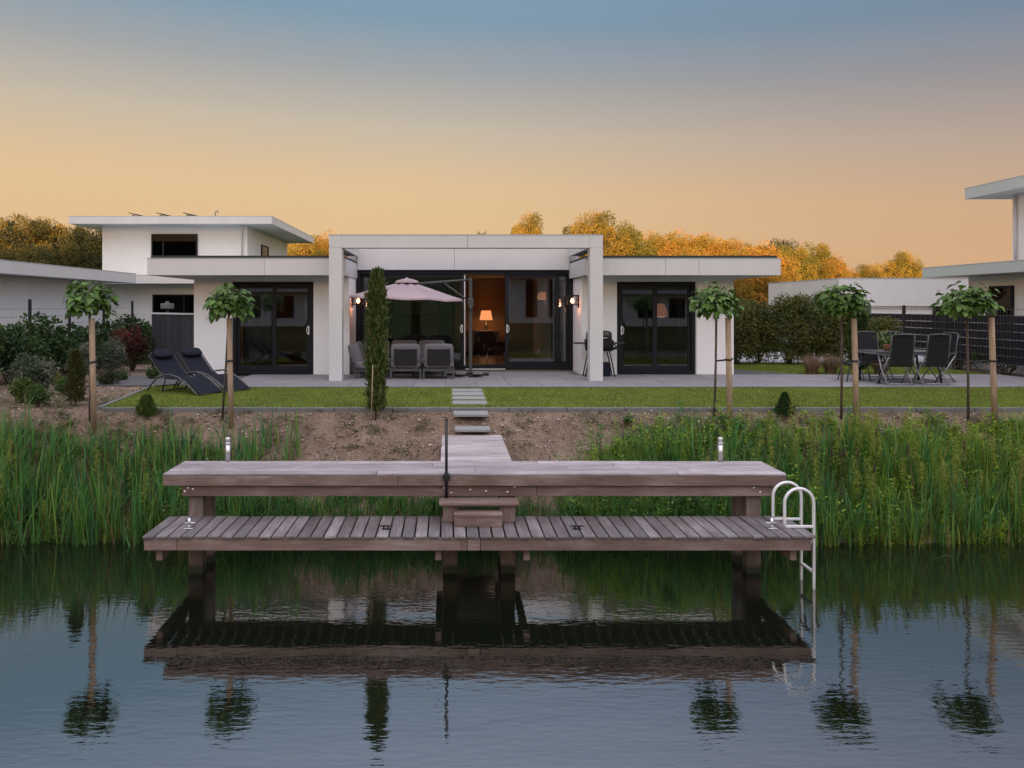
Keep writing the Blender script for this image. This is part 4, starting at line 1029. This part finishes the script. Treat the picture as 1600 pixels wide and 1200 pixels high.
def limb_mesh(b, z0, r0, blobs, r, k=9, cz=None):
    top = max(c.z for c, _, _ in blobs)
    b.tube([(0, 0, z0), (.01, 0, z0 + (top - z0) * .35), (.0, .01, z0 + (top - z0) * .75)], [r0, r0 * .7, r0 * .3], 8)
    for c, br, _ in r.sample(blobs, min(k, len(blobs))):
        s = z0 + (c.z - z0) * .55; b.tube([(0, 0, s), (c.x * .5, c.y * .5, lerp(s, c.z, .6)), tuple(c)], [r0 * .35, r0 * .22, r0 * .08], 5)

# --- far trees (golden in the last sun)
FT = []
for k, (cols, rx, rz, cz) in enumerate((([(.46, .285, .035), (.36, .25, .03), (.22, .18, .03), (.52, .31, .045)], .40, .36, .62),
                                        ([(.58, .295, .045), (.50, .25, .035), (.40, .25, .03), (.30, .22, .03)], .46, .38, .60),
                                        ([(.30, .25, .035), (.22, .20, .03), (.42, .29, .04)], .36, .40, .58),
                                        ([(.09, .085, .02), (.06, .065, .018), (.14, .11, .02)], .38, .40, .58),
                                        ([(.42, .26, .035), (.13, .12, .028), (.07, .075, .02), (.30, .20, .03), (.06, .07, .02)], .42, .38, .60))):  # dark lumps mixed in to stand for shade in the lower crown
    b, bl = blob_crown(50 + k, rx, rx, rz, cz, 85, .10, 34000, .021, cols, .5, -.8)
    w = MB(); limb_mesh(w, 0, .03, bl, random.Random(k), 12)
    FT.append((b.mesh('crown', FARLEAF, colattr=True), w.mesh('trunk', BARK)))
def far_tree(px, ytop, D, kind, label, width=1.0, zb=1.5):
    s = FPX / D; X = (px - 700) / s; top = HC + (478 - ytop) / s; h = (top - zb) / .985
    t = thing('dark_tree' if kind == 3 else 'autumn_tree', label, 'tree', (X, D, zb), rnd.uniform(0, 6.28), 'trees behind the houses')
    put('crown', FT[kind][0], t, scale=(h * width, h * width, h)); put('trunk', FT[kind][1], t, scale=(h * width, h * width, h))
TREES = [(-28, 350, 52, 4, .8, 'gold-tinged tree cut off by the left edge of the picture'), (28, 334, 50, 4, .82, 'broad tree with gold top at the far left'), (92, 342, 52, 4, .8, 'gold-topped tree left of the two-storey house'),
         (138, 354, 47, 3, .75, 'dark green tree touching the left wall of the two-storey house'), (60, 385, 46, 3, 1.0, 'dark low tree above the annex eave'), (5, 392, 46, 3, 1.0, 'dark low tree above the annex eave at the left edge'),
         (470, 384, 60, 0, .9, 'small gold tree just right of the two-storey house'), (505, 373, 62, 1, .9, 'gold tree touching the left pergola post'),
         (824, 344, 66, 0, .55, 'rounded gold-green treetop above the pergola beam'), (925, 342, 68, 0, .85, 'tall gold tree just right of the pergola'), (972, 356, 70, 2, .9, 'gold-green tree second from the pergola on its right'),
         (1020, 372, 72, 1, .95, 'orange tree above the left part of the right wing roof'), (1060, 370, 74, 1, 1.0, 'orange tree above the middle of the right wing roof'), (1105, 374, 74, 1, .95, 'orange tree above the right part of the right wing roof'),
         (1150, 384, 72, 1, 1.0, 'orange tree above the right end of the wing roof'), (1190, 388, 66, 1, 1.05, 'low wide orange tree behind the eave corner'), (1218, 377, 76, 3, .75, 'taller dark green tree among the orange ones'),
         (1238, 390, 68, 2, .9, 'yellow-green tree left of the gap in the tree line'), (1276, 385, 70, 2, .85, 'green-gold tree at the right end of the wood'), (1300, 406, 68, 1, .8, 'small orange tree at the right end of the wood'),
         (1352, 419, 84, 0, .9, 'low gold tree above the long white house, left one'), (1404, 401, 84, 0, .85, 'rounded gold tree above the long white house, right one'), (1085, 400, 62, 1, 1.2, 'low orange tree in front of the wood behind the right wing'),
         (1170, 410, 60, 1, 1.2, 'low orange tree below the eave corner behind the hedge')]
for px, yt, D, k, w, lb in TREES: far_tree(px, yt, D, k, lb, w)
for px, lb, yt in ((746, 'left of two thin leafy tips above the pergola beam', 354), (759, 'right of two thin leafy tips above the pergola beam', 351)):
    b, bl = blob_crown(int(px), .32, .32, 1.6, 4.3, 26, .22, 900, .22, [(.10, .08, .03), (.14, .09, .03)], .2)
    s = FPX / 40; t = thing('slender_tree', lb, 'tree', ((px - 700) / s, 40, 1.6), 0, 'thin treetops above the pergola')
    sc_ = (HC + (478 - yt) / s - 1.6) / 6.1
    put('crown', b.mesh('crown', FARLEAF, colattr=True), t, scale=(sc_,) * 3); w = MB(); w.tube([(0, 0, 0), (0, 0, 5.8)], [.06, .015], 6); put('trunk', w.mesh('trunk', BARK), t, scale=(sc_,) * 3)

# --- standard catalpas with stakes
def catalpa_leaf(L, Wd, droop):
    b = MB(); rows = [(0, .0), (.04, .30), (.16, .47), (.34, .50), (.55, .40), (.76, .23), (.92, .08), (1, 0)]
    vs = []
    for u, w in rows:
        z = -droop * L * u * u
        vs += [(u * L, -w * Wd, z + .16 * w * Wd), (u * L, 0, z), (u * L, w * Wd, z + .16 * w * Wd)]
    fs = []
    for i in range(len(rows) - 1):
        for k in (0, 1): fs.append((3 * i + k, 3 * (i + 1) + k, 3 * (i + 1) + k + 1, 3 * i + k + 1))
    return b.add(vs, fs, True)
CL = [catalpa_leaf(.17, .145, .3).mesh('leaf', CATLEAF), catalpa_leaf(.15, .13, .45).mesh('leaf', CATLEAF), catalpa_leaf(.12, .10, .2).mesh('leaf', CATLEAF)]
def catalpa(seed, cx, cytop, w, h, trunk_x, trunk_base, stake_x, stake_top, stake_base, label, D=12.37, tilt=0):
    r = random.Random(seed); s = FPX / D; P = lambda px, py: ((px - 700) / s, HC - (py - 478) / s)
    X, zt = P(cx, cytop); rw = w / s / 2; hh = h / s; zc = zt - hh * .55
    zg = gz(X, D); t = thing('catalpa_tree', label, 'tree', (X, D, zg), 0, 'ball-headed catalpa trees along the bank')
    tx = P(trunk_x, 0)[0] - X; bxx = P(trunk_base, 0)[0] - X
    hz_ = zc - zg
    MB().tube([(bxx, .03, -.03), (lerp(bxx, tx, .5) + .01, .03, hz_ * .5), (tx, .02, hz_ - .12), (0, 0, hz_)], [.022, .019, .02, .03], 8).build('trunk', BARK, t, local=True)
    cr = MB()
    for k in range(16):
        a = k * 2.4; e = r.uniform(.1, 1.2); q = r.uniform(.5, .85)
        cr.tube([(0, 0, hz_ - .02), (q * .5 * rw * math.cos(a) * math.cos(e), q * .5 * rw * math.sin(a) * math.cos(e), hz_ + .1 * math.sin(e) + .03), (q * rw * math.cos(a) * math.cos(e), q * rw * math.sin(a) * math.cos(e), hz_ + hh * .5 * math.sin(e))], [.012, .008, .004], 5)
    ob = cr.build('crown', BARK, t, local=True)
    n = 400
    for k in range(n):
        a = k * 2.399963 + r.uniform(-.3, .3); u = (k + .5) / n
        e = math.asin(max(-.62, 1 - 1.62 * u)); q = r.uniform(.45, .95) if k % 3 else r.uniform(.25, .6)
        p = Vector((rw * .90 * q * math.cos(a) * math.cos(e), rw * .90 * q * math.sin(a) * math.cos(e), hz_ + hh * .60 * q * math.sin(e) + .02))
        p += Vector((.05 * math.sin(a * 2 + seed), .05 * math.cos(a * 3 + seed), .035 * math.sin(a * 2 + seed * 2)))
        o = put('leaf', CL[k % 3], ob, p, (r.uniform(-.5, .5), r.uniform(-.2, .4) + .5 * (1 - math.sin(e)) * .6, a + r.uniform(-.8, .8)))
        sc_ = r.uniform(.5, 1.0) * (.82 if k % 3 == 0 else 1); o.scale = (sc_, sc_, sc_)
    # stake: a thing of its own, driven in beside the trunk
    sx, st = P(stake_x[0], stake_top); sbx = P(stake_x[1], 0)[0]
    zb = gz(sbx, D - .1) - .05; k = thing('tree_stake', 'round wooden stake strapped to the ' + label.replace('ball-headed ', ''), 'stake', (sbx, D - .1, zb), 0, 'stakes beside the catalpas')
    dx = sx - sbx; ht = st - zb
    MB().tube([(0, 0, 0), (dx * .5, 0, ht * .5), (dx, 0, ht - .006), (dx, 0, ht)], [.047, .046, .045, .040], 14).build('pole', STAKE, k, local=True)
    zs = ht * .62; tox = (X + lerp(bxx, tx, .62)) - sbx - dx * .62
    MB().tube([(dx * .62 - .062, 0, zs), (dx * .62, -.064, zs), (dx * .62 + .062, 0, zs + .012), (dx * .62, .064, zs + .01)], .018, 6, closed=True).tube([(dx * .62, .03, zs), (dx * .62 + tox * .5, .1, zs - .02), (dx * .62 + tox, .13, zs - .03)], .015, 6).build('strap', BLACKM, k, local=True)
catalpa(1, 138, 439, 88, 62, 139, 139, (148, 151), 497, 650, 'leftmost ball-headed catalpa beside the planting bed')
catalpa(2, 358, 445, 86, 62, 357, 346, (361, 364), 497, 645, 'ball-headed catalpa in front of the sun loungers', tilt=1)
catalpa(3, 1115, 443, 84, 58, 1120, 1117, (1134, 1137), 496, 645, 'ball-headed catalpa in front of the right wing', 12.4)
catalpa(4, 1317, 443, 84, 56, 1316, 1316, (1329, 1334), 497, 645, 'ball-headed catalpa left of the dining set', 12.4)
catalpa(5, 1513, 444, 92, 58, 1512, 1515, (1542, 1548), 496, 645, 'rightmost ball-headed catalpa near the dark fence', 12.4)

# --- slim cypress
def column_conifer(name, label, X, D, h, w, seed, cols, n, L, cat='conifer', group=None, stake=False, lean=0.0, base=.06, cone=0.0):
    r = random.Random(seed); t = thing(name, label, cat, (X, D, gz(X, D) if D < 13 or X < -5 else 1.64), 0, group)
    b = MB()
    for _ in range(n):
        u = r.random() ** .9; z = base * h + u * h * (1 - base); pr = w / 2 * (min(1, (1.02 - u) * 4.5) ** .6) * (.78 + .22 * min(1, u * 4)) * (1 + .18 * mnoise.noise((u * 9, seed, 0)))
        if cone: pr = w / 2 * ((1.02 - u) ** cone) * (.75 + .25 * min(1, u * 5))
        a = r.uniform(0, 6.283); lump = 1 + .28 * mnoise.noise((math.cos(a) * 2.2, math.sin(a) * 2.2, z * 9 + seed))
        q = pr * (1 + (lump - 1) * 1.9) * (r.uniform(.5, 1.05) if r.random() > .1 else r.uniform(1.05, 1.32)); p = Vector((q * math.cos(a) + lean * z, q * math.sin(a), z))
        d = Vector((math.cos(a) * .55, math.sin(a) * .55, 1.0)) + rvec(r) * .55
        add_leaf(b, p, d, Vector((math.cos(a), math.sin(a), .2)) + rvec(r) * .4, L * r.uniform(.6, 1.3), L * r.uniform(.25, .45), jit(r.choice(cols), r, .3))
    b.build('crown', LEAF, t, local=True, colattr=True)
    MB().tube([(0, 0, -.03), (lean * h * .8, 0, h * .8)], [.02, .006], 6).build('trunk', BARK, t, local=True)
    return t
CY = [(.085, .135, .032), (.115, .17, .042), (.055, .095, .024), (.15, .195, .055), (.17, .14, .06)]
t = column_conifer('cypress', 'tall slim cypress in front of the lounge set and parasol', -1.22, 12.42, 2.5, .265, 11, CY, 5200, .10, lean=.012)
k = thing('cane', 'thin pale cane supporting the slim cypress', 'cane', (-1.28, 12.24, 1.42)); MB().tube([(0, 0, 0), (.03, 0, 1.0)], .008, 6).build('stick', STAKE, k, local=True)
column_conifer('dwarf_conifer', 'brownish-green columnar dwarf conifer beside the leftmost catalpa', -6.73, 13.3, .98, .33, 21, [(.07, .085, .02), (.11, .095, .028), (.045, .065, .018)], 4500, .05, cone=.45)
column_conifer('dwarf_conifer', 'small conical dwarf conifer on the bank right of the steps', 5.72, 12.5, .38, .34, 22, [(.045, .09, .022), (.03, .065, .018)], 2600, .045, cone=.85)
column_conifer('dwarf_conifer', 'small rounded yellow-green conifer on the bank below the loungers', -5.12, 12.5, .36, .33, 23, [(.10, .15, .028), (.07, .11, .024)], 2600, .045, cone=.5)
column_conifer('slender_conifer', 'slender green conifer beside the pale ornamental grasses', 10.55, 18.9, 1.9, .36, 24, [(.03, .06, .012), (.045, .08, .018)], 5000, .08)

# --- shrubs
def shrub(name, label, X, D, h, w, seed, cols, n, L, group=None, cat='shrub', nb=26, bs=.2, inner=.35, zb=None, upright=False):
    r = random.Random(seed); z0 = zb if zb is not None else (gz(X, D) if X < -5 or D < 13 else 1.645)
    t = thing(name, label, cat, (X, D, z0), 0, group)
    b, bl = blob_crown(seed, w * .42, w * .38, h * .42, h * .53, nb, bs * min(w, h), n, L, cols, inner, -.9, upright=upright)
    b.v = [(x, y, max(z, .015)) for x, y, z in b.v]
    b.build('crown', LEAF, t, local=True, colattr=True)
    wd = MB()
    for c, br, _ in r.sample(bl, min(9, len(bl))): wd.tube([(c.x * .1, c.y * .1, -.03), (c.x * .45, c.y * .45, c.z * .5), tuple(c)], [.02, .012, .005], 5)
    wd.build('stems', BARK, t, local=True); return t
LAU = [(.035, .075, .018), (.05, .095, .024), (.07, .12, .03), (.022, .05, .014)]
lps = [(15.4, 'dark laurel bush at the left picture edge by the fence'), (16.9, 'dark laurel bush left of the grey variegated shrub'), (18.3, 'dark laurel bush behind the yellow shrub'), (19.8, 'dark laurel bush below the annex eave, third fence panel'), (21.4, 'dark laurel bush behind the leftmost catalpa crown'), (23.0, 'dark laurel bush towards the far end of the wire fence'), (24.5, 'dark laurel bush farthest along the wire fence')]
for k, (D, lb) in enumerate(lps):
    shrub('laurel_bush', lb, -10.15 + .1 * (k % 2), D, 1.25 + .12 * (k % 3), 1.6, 100 + k, LAU, 3000, .12, 'laurel bushes along the wire fence', zb=1.6)
VAR = [(.10, .125, .085), (.16, .18, .13), (.06, .085, .05), (.05, .07, .035)]
shrub('variegated_shrub', 'grey variegated shrub at the far left front of the bed', -8.45, 14.9, .85, 1.05, 120, VAR, 3200, .065)
shrub('variegated_shrub', 'grey-green shrub just left of the leftmost catalpa trunk', -8.65, 17.4, .92, .7, 121, VAR, 2600, .06)
shrub('variegated_shrub', 'rounded grey-green shrub right of the leftmost catalpa stake', -8.85, 19.3, .95, .95, 122, VAR[:], 3000, .06)
shrub('low_shrub', 'low spreading dull green shrub behind the leftmost stake', -7.65, 16.6, .38, .62, 123, [(.05, .065, .03), (.07, .08, .035)], 1600, .05)
shrub('red_shrub', 'dark red leaved shrub beside the dark plank partition', -8.72, 20.3, 1.25, 1.05, 124, [(.115, .02, .022), (.17, .025, .03), (.06, .03, .018), (.045, .045, .018)], 2600, .075)
shrub('yellow_shrub', 'small yellow-leaved shrub in the left bed', -9.1, 17.0, .26, .42, 125, [(.22, .19, .03), (.15, .16, .03)], 900, .045)
shrub('ball_shrub', 'bright green ball shrub left of the columnar dwarf conifer', -7.72, 14.8, .36, .36, 126, [(.06, .15, .015), (.05, .12, .014)], 1800, .03)
shrub('bed_plant', 'small leafy plant in the mulch near the lounger, left one', -7.75, 17.5, .25, .3, 127, [(.05, .1, .02)], 500, .055, 'small plants in the mulch')
shrub('bed_plant', 'small leafy plant in the mulch near the lounger, right one', -7.15, 17.9, .3, .38, 128, [(.06, .12, .025)], 600, .06, 'small plants in the mulch')
shrub('bed_plant', 'yellow-green leafy plant low at the left picture edge', -7.85, 13.6, .5, .6, 129, [(.10, .14, .025), (.07, .11, .02)], 1300, .06)
shrub('bed_plant', 'green leafy plant between the left edge and the dwarf conifer', -7.3, 13.1, .38, .45, 130, [(.06, .11, .022)], 900, .055)
HED = [(.10, .12, .026), (.13, .14, .034), (.07, .09, .02), (.16, .155, .04)]
for k, (X, D, h, w, lb) in enumerate(((8.75, 22.3, 1.9, 1.2, 'tall shrub nearest the right wing corner'), (9.45, 22.5, 1.72, 1.15, 'tall shrub second from the right wing corner, in front of the parked car'), (10.3, 22.2, 1.95, 1.25, 'tall dense shrub in the middle of the hedge row'), (11.0, 22.3, 2.0, 1.3, 'tall dense shrub fourth from the right wing corner'), (11.75, 22.2, 1.9, 1.25, 'tall dense shrub at the fence end of the hedge row'), (12.6, 21.6, 1.35, 1.1, 'lower dark shrub at the start of the dark fence'))):
    shrub('hedge_shrub', lb, X, D, h * 1.04, w * 1.2, 140 + k, HED, 11000, .07, 'tall shrubs behind the right lawn', nb=150, bs=.13, inner=.3, upright=True)
for k, D in enumerate((17.4, 19.2, 21.0)):
    shrub('fence_shrub', ('low green shrub behind the fence bottom nearest the right edge', 'low green shrub behind the middle of the dark fence', 'low green shrub behind the far part of the dark fence')[k], 14.55, D, .85, 1.7, 150 + k, [(.05, .075, .016), (.065, .09, .02)], 2600, .06, 'low shrubs behind the dark fence', zb=1.6)
# pot plant on the dining table
t = thing('potted_plant', 'small potted plant standing on the garden dining table', 'plant', (10.02, 16.8, PZ + .712))
MB().lathe((0, 0, 0), [(0, 0), (.06, 0), (.085, .13), (.09, .14), (.08, .14), (.075, .11), (0, .11)], 14).build('pot', mat('terracotta', (.30, .13, .07), .8, .1, 6), t, local=True)
b = MB(); r = random.Random(5)
for k in range(60):
    a = r.uniform(0, 6.28); d = Vector((math.cos(a), math.sin(a), r.uniform(.3, 1.6))); add_leaf(b, Vector((0, 0, .12)) + d * r.uniform(.02, .2), d, Vector((0, 0, 1)), .13, .055, jit((.09, .15, .03), r))
b.build('leaves', LEAF, t, local=True, colattr=True)

def blade(b, x, y, z, h, lx, ly, w, c0, c1, bend=1.0, seg=4):
    a = math.atan2(ly, lx) + math.pi / 2 if (lx or ly) else 0
    ca, sa = math.cos(a), math.sin(a); vs = []
    k = len(b.v)
    for i in range(seg + 1):
        u = i / seg; q = u ** (1 + bend); hh = h * (u - .25 * bend * u * u * min(1, math.hypot(lx, ly)))
        ww = w * (1 - u ** 2.2) * .5 + .0006; px, py, pz = x + lx * h * q, y + ly * h * q, z + hh
        vs += [(px - ca * ww, py - sa * ww, pz), (px + ca * ww, py + sa * ww, pz)]
        c = tuple(lerp(c0[j], c1[j], min(1, u * 1.8)) for j in range(3)); b.c += [c, c]
    b.v += vs
    for i in range(seg): b.f.append((k + 2 * i, k + 2 * i + 1, k + 2 * i + 3, k + 2 * i + 2)); b.sm.append(False)
# ornamental grasses
for k, (X, D, lb) in enumerate(((9.35, 18.92, 'pale dry ornamental grass clump, left of the pair'), (9.85, 18.95, 'pale dry ornamental grass clump, right of the pair'), (11.1, 18.9, 'pale dry ornamental grass clump behind the stake of the fourth catalpa'))):
    b = MB(); r = random.Random(60 + k)
    for _ in range(900):
        a = r.uniform(0, 6.28); q = r.uniform(0, .13); ln = r.uniform(.05, .75); c = jit((.30, .21, .13), r, .3)
        blade(b, X + q * math.cos(a), D + q * math.sin(a), 1.62, r.uniform(.3, .6), ln * math.cos(a), ln * math.sin(a), .008, c, c, 1.0, 3)
    t = thing('ornamental_grass', lb, 'ornamental grass', (X, D, 1.62), 0, 'pale ornamental grasses by the patio')
    b.v = [(p[0] - X, p[1] - D, p[2] - 1.62) for p in b.v]; tag(b.build('blades', BLADE, t, local=True, colattr=True), kind='stuff')

# --- reeds, cattails and weeds on the bank (nobody could count them)
RE = [(.085, .25, .075), (.12, .29, .07), (.06, .19, .07), (.19, .33, .06)]
DEAD = (.26, .19, .09)
YG = [(.27, .43, .045), (.34, .46, .055), (.18, .34, .04), (.38, .43, .065)]
YB = (.30, .28, .05)
def left_den(x): return 1.0 if x < -3.3 else max(0, (-2.1 - x) / 1.2)
b = MB(); r = random.Random(77)
def clump(x, y, n, h, cols, spread=.07, lean=.35, w=.023, base=None, b=b):
    z = gz(x, y) - .03; h *= .98 + .42 * mnoise.noise((x * .9, y * .9, 7.7))
    for _ in range(n):
        a = r.uniform(0, 6.28); ln = abs(r.gauss(0, lean)); c1 = jit(r.choice(cols) if r.random() > .05 else DEAD, r, .3); c0 = base if base and r.random() < .8 else tuple(q * .9 for q in c1)
        blade(b, x + r.gauss(0, spread), y + r.gauss(0, spread), z, h * r.uniform(.55, 1.08), ln * math.cos(a), ln * math.sin(a), w * r.uniform(.6, 1.3), c0, c1, r.uniform(.4, 1.6), 4)
# cattail clumps on the left
for _ in range(380):
    x = r.uniform(-8.2, -2.3)
    if r.random() > left_den(x): continue
    y = r.uniform(10.5, 11.9); clump(x, y, r.randint(6, 12), r.uniform(.65, 1.3) * (1 - .25 * (y - 10.5) / 1.4), RE, base=YB if y < 10.8 and r.random() < .4 else None)
# on the right
for _ in range(330):
    x = r.uniform(3.0, 10.2); y = r.uniform(10.45, 11.7)
    clump(x, y, r.randint(6, 11), r.uniform(.7, 1.3) * (1 - .2 * (y - 10.45)), RE, base=YB if y < 10.85 and r.random() < .55 else None)
# grass skirts right across the shore, behind and below the dock
for _ in range(900):
    x = r.uniform(-3.6, 4.6); y = r.uniform(10.42, 11.2); k = 1 if x > 1.6 or x < -2.2 else .78
    clump(x, y, r.randint(5, 9), r.uniform(.4, .8) * k, RE, .06, .6, .016)
clump(4.72, 10.42, 9, .75, RE, .05, 1.5, .02); clump(-4.4, 10.4, 7, .7, RE, .05, 1.3, .02); clump(7.4, 10.4, 7, .6, RE, .05, 1.4, .02)
# sparse blades before the bare soil
for _ in range(26): clump(r.uniform(-2.2, -.15), r.uniform(10.95, 11.55), r.randint(2, 5), r.uniform(.3, .7), RE, .05, .35, .013)
for _ in range(7): clump(r.uniform(1.0, 2.0), r.uniform(10.95, 11.5), r.randint(2, 4), r.uniform(.3, .6), RE, .05, .35, .013)
tag(b.build('reeds', BLADE, colattr=True), 'green cattails and reeds growing along the pond shore', 'reeds', kind='stuff')
# leafy, yellow-green weeds
b2 = MB()
def weed(x, y, h, cols, n, L):
    z = gz(x, y)
    dx, dy = r.gauss(0, .08), r.gauss(0, .08)
    for i in range(n):
        u = r.random(); a = r.uniform(0, 6.28)
        d = Vector((math.cos(a), math.sin(a), r.uniform(.1, .9))); p = Vector((x + dx * u * h, y + dy * u * h, z + u * h)) + d * r.uniform(0, .035)
        add_leaf(b2, p, d, Vector((0, 0, 1)), L * (1.15 - .6 * u) * r.uniform(.6, 1.2), L * .34, jit(r.choice(cols), r, .28))
def grass_tuft(x, y, n, h, cols): clump(x, y, n, h, cols, .05, .6, .008, None, b2)
for _ in range(2600):
    x = r.uniform(1.75, 10.4); y = r.uniform(10.5, 12.45)
    lim = 11.35 + max(0, min(1.0, (x - 1.9) / 1.1)) * .95
    if y > lim + r.gauss(0, .08): continue
    hh = r.uniform(.3, .8) * (.85 + .6 * mnoise.noise((x * 1.1, y, 2.2))) if y < 11.8 else r.uniform(.12, .36)
    yg = YG if r.random() < (.45 if x < 6 else .8) else RE
    if r.random() < .36: weed(x, y, hh, yg, r.randint(22, 46), .10)
    else: grass_tuft(x, y, r.randint(8, 16), hh * 1.05, yg)
for _ in range(1300):
    x = r.uniform(-8.4, -2.2); y = r.uniform(10.5, 12.3)
    if r.random() > left_den(x) or y > 12.2 - max(0, (x + 5.2)) * .25 + r.gauss(0, .1): continue
    hh = r.uniform(.2, .55) if y < 11.7 else r.uniform(.1, .3)
    cols = [(.14, .23, .05), (.21, .26, .055), (.09, .18, .042)]
    if r.random() < .6: weed(x, y, hh, cols, r.randint(15, 34), .075)
    else: grass_tuft(x, y, r.randint(7, 14), hh, cols)
# goldenrod-like spikes
def plume(x, y, h):
    z = gz(x, y); n = 150
    for i in range(n):
        u = r.random(); a = r.uniform(0, 6.28); rad = .055 * math.sin(math.pi * min(1, .12 + u * .88)) ** .7
        d = Vector((math.cos(a), math.sin(a), .8)); p = Vector((x, y, z + h * (.55 + .45 * u))) + Vector((math.cos(a), math.sin(a), 0)) * rad * r.random()
        add_leaf(b2, p, d, Vector((0, 0, 1)), .035, .016, jit(r.choice([(.34, .36, .07), (.27, .32, .06)]), r, .25))
    weed(x, y, h * .75, YG, 40, .09)
for _ in range(75): plume(r.uniform(3.8, 10), r.uniform(10.7, 11.8), r.uniform(.75, 1.15))
for _ in range(14): plume(r.uniform(-7.5, -3.8), r.uniform(10.6, 11.5), r.uniform(.6, 1.0))
# low weeds scattered on the bare soil and along the kerb
for _ in range(420):
    x = r.uniform(-6.8, 9.5); y = r.uniform(11.5, 12.62)
    if -.2 < x < .95 or (y < 12.2 and r.random() < .6): continue
    cx_, cy_ = x, y
    for _ in range(r.randint(4, 14)):
        weed(cx_ + r.gauss(0, .07), cy_ + r.gauss(0, .05), r.uniform(.015, .06), [(.08, .12, .035), (.10, .13, .04), (.06, .095, .03)], 4, .05)
# shrubby ground cover in the planting bed
for _ in range(330): weed(r.uniform(-9.6, -6.2), r.uniform(12.0, 14.4), r.uniform(.03, .20), [(.09, .13, .035), (.13, .15, .05)], 10, .065)
tag(b2.build('bank_weeds', BLADE, colattr=True), 'yellow-green weeds and tall grasses covering the pond bank', 'weeds', kind='stuff')
# small white flowers
b3 = MB()
for _ in range(170):
    if r.random() < .72: x, y = r.gauss(3.9, .8), r.uniform(11.0, 12.45)
    elif r.random() < .5: x, y = r.uniform(4.5, 9), r.uniform(10.6, 11.8)
    else: x, y = r.uniform(-7.5, -3.2), r.uniform(10.8, 12.2)
    z = gz(x, y) + r.uniform(.12, .30); rr = r.uniform(.006, .013); n = 7
    b3.add([(x, y, z)] + [(x + rr * math.cos(6.283 * k / n), y + rr * .6 * math.sin(6.283 * k / n) - .004, z + rr * .8 * math.sin(6.283 * k / n)) for k in range(n)], [(0, 1 + k, 1 + (k + 1) % n) for k in range(n)], False, (.75, .75, .68))
    tag(b3.build('white_flowers', mat('petal_white', (.75, .75, .66), .7, .1, 4)), 'tiny white daisies among the weeds on the bank', 'flowers', kind='stuff')
# cattail heads
b4 = MB()
for _ in range(46):
    x = r.uniform(-7.6, -3.2) if r.random() < .5 else r.uniform(4.2, 9.6); y = r.uniform(10.6, 11.2); z = gz(x, y); h = r.uniform(.75, 1.1)
    b4.tube([(x, y, z), (x + .02, y, z + h)], .004, 4); b4.tube([(x + .02, y, z + h), (x + .022, y, z + h + .02), (x + .024, y, z + h + .13), (x + .025, y, z + h + .145)], [.004, .012, .012, .003], 8)
tag(b4.build('cattail_heads', mat('cattail_brown', (.045, .025, .014), .9, .2, 9)), 'dark brown cattail heads standing above the reeds', 'cattails', kind='stuff')
# clods and stones on the bare bank
b5 = MB()
for _ in range(9000):
    if r.random() < .75: x, y = r.uniform(-6, 9), r.uniform(11.2, 12.6)
    else: x, y = r.uniform(-9.8, -6.1), r.uniform(12.2, 18)
    if -.12 < x < .9 and y < 12.1: continue
    z = gz(x, y); q = r.uniform(.005, .026) * (1.7 if r.random() < .07 else 1); c = jit(r.choice([(.28, .195, .145), (.2, .14, .105), (.36, .28, .22), (.42, .37, .32)]), r, .25)
    pts = [Vector(v) * q * r.uniform(.6, 1.2) for v in ((1, 0, 0), (-1, 0, 0), (0, 1, 0), (0, -1, 0), (0, 0, .8), (0, 0, -.8))]
    b5.add([(x + p.x, y + p.y, z + p.z + q * .3) for p in pts], [(0, 2, 4), (2, 1, 4), (1, 3, 4), (3, 0, 4), (2, 0, 5), (1, 2, 5), (3, 1, 5), (0, 3, 5)], False, c)
for _ in range(1500):
    x, y = (r.uniform(-6, 9), r.uniform(11.3, 12.62)) if r.random() < .8 else (r.uniform(-9.8, -6.1), r.uniform(12.2, 17))
    if -.12 < x < .9 and y < 12.1: continue
    a = r.uniform(0, 6.28); L = r.uniform(.03, .11); dx, dy = L * math.cos(a), L * math.sin(a); c = jit(r.choice([(.36, .27, .16), (.14, .10, .07), (.22, .2, .09)]), r, .3)
    p = Vector((x, y, gz(x, y) + .014)); q = Vector((x + dx, y + dy, gz(x + dx, y + dy) + r.uniform(.01, .03))); w = Vector((-dy, dx, 0)).normalized() * .004
    b5.add([p - w, p + w, q + w, q - w], [(0, 1, 2, 3)], False, c)
tag(b5.build('soil_clods', mat('clod', (1, 1, 1), .95, .15, 20, attr='tint', spec=.1), colattr=True), 'loose brown clods and stones on the bare bank', 'soil', kind='stuff')
# water-edge muck and fallen leaves of reed
